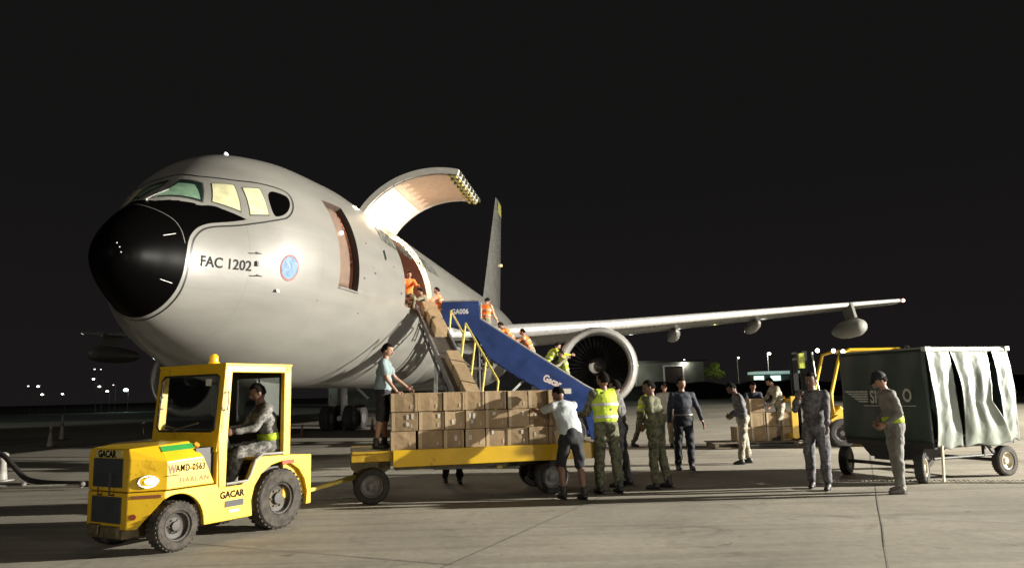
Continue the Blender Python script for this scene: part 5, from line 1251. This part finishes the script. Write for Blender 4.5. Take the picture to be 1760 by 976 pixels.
# at the cargo door and on the stairs
PP((-2.25, 23.55), 190, 1.66, 'worker in orange vest at the top of the blue stairs reaching towards the cargo door', pinkc, khaki, dict(lean=16, aL=58, eL=25, aR=70, eR=20, bR=12, head=2), z=3.33, vest=orange_v, group=G1)
PP((-2.62, 22.95), 205, 1.62, 'worker crouching beside the conveyor top, left of the orange vest at the door', khaki, khaki, dict(lean=26, aL=60, eL=25, aR=50, eR=20, head=6), z=3.30, group=G1)
PP((-3.22, 22.75), -70, 1.60, 'worker kneeling inside the cargo door behind the topmost box', orange_v, khaki, dict(lean=20, hipL=70, hipR=20, kneeL=110, kneeR=105, aL=45, eL=30, aR=45, eR=30, head=0), z=4.13, group=G1)
PP((-3.62, 21.9), -30, 1.56, 'worker in orange clothes sitting at the front edge of the cargo door', orange_v, khaki, dict(lean=6, hipL=80, hipR=85, kneeL=75, kneeR=80, aL=35, eL=30, aR=45, eR=25, head=10), z=3.75, group=G1)
PP((-.88, 23.75), 60, 1.66, 'worker in orange vest on the stairs just right of the tall blue panel, back turned', pinkc, khaki, dict(lean=8, aL=20, eL=20, aR=20, eR=20, head=22), z=zs(-.9)-.05, vest=orange_v, group=G1)
PP((-.02, 23.72), 195, 1.62, 'orange-clad worker bending left over the sloping blue side panel', orange_v, khaki, dict(lean=38, bend=8, aL=60, eL=20, aR=45, eR=30, head=0, hipL=20, kneeL=20, kneeR=16), z=zs(0)-.05, vest=orange_v, group=G1)
PP((.55, 23.72), 170, 1.66, 'dark-haired worker in orange halfway down the stairs, looking left', pinkc, khaki, dict(lean=26, aL=60, eL=20, aR=55, eR=20, head=2), z=zs(.52)-.05, vest=orange_v, group=G1)
PP((1.05, 23.72), 15, 1.64, 'worker in bright yellow vest bending down the stairs, back to the others', hivis, khaki, dict(lean=34, bend=6, aL=50, eL=20, aR=55, eR=20, head=8), z=zs(1.05)-.05, vest=hivis, group=G1)
PP((1.62, 23.66), 200, 1.66, 'lowest worker on the stairs in a yellow vest, facing left near the engine', khaki, khaki, dict(lean=12, aL=50, eL=20, aR=50, eR=25, head=8), z=zs(1.6)-.05, vest=hivis, group=G1)
PP((-1.15, 13.65), -80, 1.66, 'person bent down behind the trailer, only the lower legs showing beneath it', blackc, blackc, dict(lean=68, bend=10, hipL=12, hipR=-6, kneeL=20, kneeR=10, aL=60, eL=10, aR=60, eR=10, head=10), group=G1, shoe=boot, white_sole=True)

# ------------------------------------------------------------------ far background
bw = mat('far_wall', (.14, .15, .125), .8, var=.15, scale=.5)
t = empty('terminal_shed', (27, 132, 0), 0, 'long low pale building in the distance to the right of the engine', 'building')
b = MB(); b.box((-4, 0, 3.0), (19, 7, 6.0)); b.build('wall', bw, t); b = MB(); b.box((-4, -.3, 6.1), (20, 8.4, .35)); b.build('roof', mat('far_roof', (.08, .085, .075), .8, var=.1), t)
b = MB(); b.box((.3, -3.55, 2.6), (3.0, .12, 5.2)); b.build('door', mat('far_door', (.05, .035, .03), .7, var=.1), t); b = MB(); b.box((.3, -3.6, 5.35), (3.6, .25, .25)); b.box((-1.35, -3.6, 2.6), (.25, .2, 5.2)); b.box((1.95, -3.6, 2.6), (.25, .2, 5.2)); b.build('door_frame', white, t)
t = empty('lit_kiosk', (44.6, 130, 0), 0, 'small building with a bright lit canopy in the distance beside the forklift', 'building')
b = MB(); b.box((0, 2, 1.7), (6.2, 4, 3.4)); b.build('wall', bw, t); b = MB(); b.box((0, -1, 3.75), (7.4, 5, .45)); b.build('canopy', mat('kiosk_canopy', (.30, .45, .42), .6, emit=(.6, .9, .82), estr=.35), t)
for x in (-2.3, .6): b = MB(); b.box((x, -.1, 2.75), (1.7, .1, 1.0)); b.build('window', mat('kiosk_glow', (.6, .9, .85), .5, var=.3, scale=1, emit=(.65, 1, .88), estr=1.6), t)
t = empty('hangar', (-10, 175, 0), 0, 'long dark hangar beyond the apron, hardly visible behind the aircraft', 'building'); b = MB(); b.box((0, 0, 2.2), (60, 12, 4.4)); b.build('wall', mat('hangar_dark', (.03, .03, .03), .8, var=.1), t)
b = MB(); g_ = b.grid(lambda u, v: Vector((-25+190*u, 112+3*math.cos(math.pi*v), 2.7*math.sin(math.pi*v)*(.85+.15*math.sin(u*120)*math.sin(u*47)))), 300, 8)
tag(b.build('hedge', mat('hedge_dark', (.010, .012, .008), .95, var=.4, scale=2, bump=.6, bscale=4), smooth=180), 'low dark hedge running along the far side of the apron', 'hedge')
def street_lamp(x, y, h, lab, col=(1, .96, .85), s=.16, e=30, real=0, grp='lamps in the far distance'):
    t = empty('street_lamp', (x, y, 0), 0, lab, 'street lamp', grp)
    b = MB(); b.cyl((0, 0, 0), (0, 0, h-.1), .09 if x > 0 else .035, .05 if x > 0 else .03, 8); b.cyl((0, 0, h-.1), (0, -.7, h+.05), .05, .04, 6); b.build('pole', mat('lamp_pole', (.30, .30, .28), .6, var=.1) if x > 0 else mat('dark_pole', (.02, .02, .02), .6, var=.1), t, smooth=60)
    b = MB(); b.ball((0, -.8, h), s, (1, 1, .6), None, 12, 8); hdm = b.build('lamp_head', mat('lamp_glow_%d' % int(e*10+col[2]*100), col, .5, emit=col, estr=e, var=0), t, smooth=180)
    if real: lamp('street_light', 'POINT', (x, y-.9, h-.3), real, col, .3)
street_lamp(29.2, 129, 6.2, 'street lamp with pole in front of the pale distant building', s=.24, e=14, real=500)
street_lamp(43.1, 127, 6.9, 'street lamp left of the lit canopy in the distance', s=.3, e=16, real=500)
street_lamp(39.1, 131, 6.5, 'lone far light between the green tree and the kiosk', s=.2, e=10)
street_lamp(20.6, 127, 4.9, 'wall-height lamp at the left end of the pale distant building', s=.2, e=7, real=300)
for i, (x, z_, s_, lab) in enumerate(((-83.9, 4.8, .14, 'leftmost of the far lights at the left edge'), (-82.2, 4.7, .22, 'large light next to the leftmost far light'), (-81.4, 3.3, .22, 'light just below the large far-left one'), (-77.9, 3.3, .18, 'isolated light right of the far-left trio'),
        (-72.7, 5.7, .20, 'upper bright light of the cluster left of the tug'), (-71.6, 4.4, .22, 'middle bright light of the cluster left of the tug'), (-70.2, 3.55, .22, 'lowest bright light of the cluster left of the tug'), (-72.6, 7.4, .13, 'topmost dim light of the cluster left of the tug'), (-71.5, 7.35, .10, 'small dim light beside the topmost one of the cluster'), (-69.2, 4.6, .10, 'small dim light right of the middle of the cluster'))):
    street_lamp(x, 130, z_, lab, s=s_, e=10 if s_ > .15 else 4)
street_lamp(-67.0, 130, 3.7, 'big greenish light nearest the yellow tug in the distance', col=(.75, 1, .88), s=.38, e=18, real=300)
# a tree lit green beside the shed
t = empty('small_tree', (34.6, 131, 0), 0, 'small tree lit yellow-green by a lamp at the end of the pale building', 'tree')
b = MB(); b.tube([(0, 0, 0), (.1, 0, 1.6), (0, .1, 3.2)], [.16, .12, .06]); b.tube([(.1, 0, 1.8), (.9, 0, 3.3)], .05); b.tube([(.1, 0, 2), (-.8, .2, 3.6)], .05); b.build('trunk', mat('bark', (.08, .06, .04), .9, var=.2), t, smooth=60)
b = MB(); r_ = random.Random(4)
for i in range(1500):
    a, c, q = r_.uniform(0, 6.28), r_.uniform(-1, 1), r_.random()**.4; cl_ = [(0, 4.2, 1.6), (1.2, 3.7, 1.1), (-1.2, 4, 1.2), (.4, 5.2, 1)][i % 4]
    p = Vector((cl_[0]+cl_[2]*q*math.cos(a)*math.sqrt(1-c*c), cl_[2]*q*math.sin(a)*math.sqrt(1-c*c), cl_[1]+cl_[2]*.8*q*c)); d1 = Vector((r_.gauss(0, 1), r_.gauss(0, 1), r_.gauss(0, 1))).normalized()*.13; d2 = d1.orthogonal().normalized()*.07
    b.bm.faces.new([b.bm.verts.new(x) for x in (p-d1, p+d2, p+d1, p-d2)])
b.nocalc = True; b.build('crown', mat('lit_leaves', (.07, .10, .015), .7, var=.3, scale=2), t)
lamp('tree_light', 'POINT', (35.6, 128.6, 5.2), 200, (.9, 1, .35), .3)
# floodlight mast beyond the right edge, and added unseen masts for the fill lamps
for (x, y, z_), lab in ((K1, 'tall floodlight mast at the right beyond the covered cart'), (K2, 'shorter added mast with an unseen fill lamp at the right behind the photographer'), ((-26, -42, 20), 'very tall added mast with an unseen fill lamp far behind the photographer'), ((-75, 10, 14), 'added mast with an unseen fill lamp far to the left facing the grass')):
    t = empty('flood_and_fill_mast', (x+.35, y, 0), 0, lab, 'floodlight', 'apron floodlights')
    b = MB(); b.cyl((0, 0, 0), (0, 0, z_+.3), .12, .07, 14); b.box((0, 0, z_+.2), (.1, 1.4, .1)); b.build('mast', steel_m, t, smooth=50)
    b = MB(); b.box((.02, 0, z_), (.10, .9, .45)); b.build('flood_and_fill_head', dark, t)
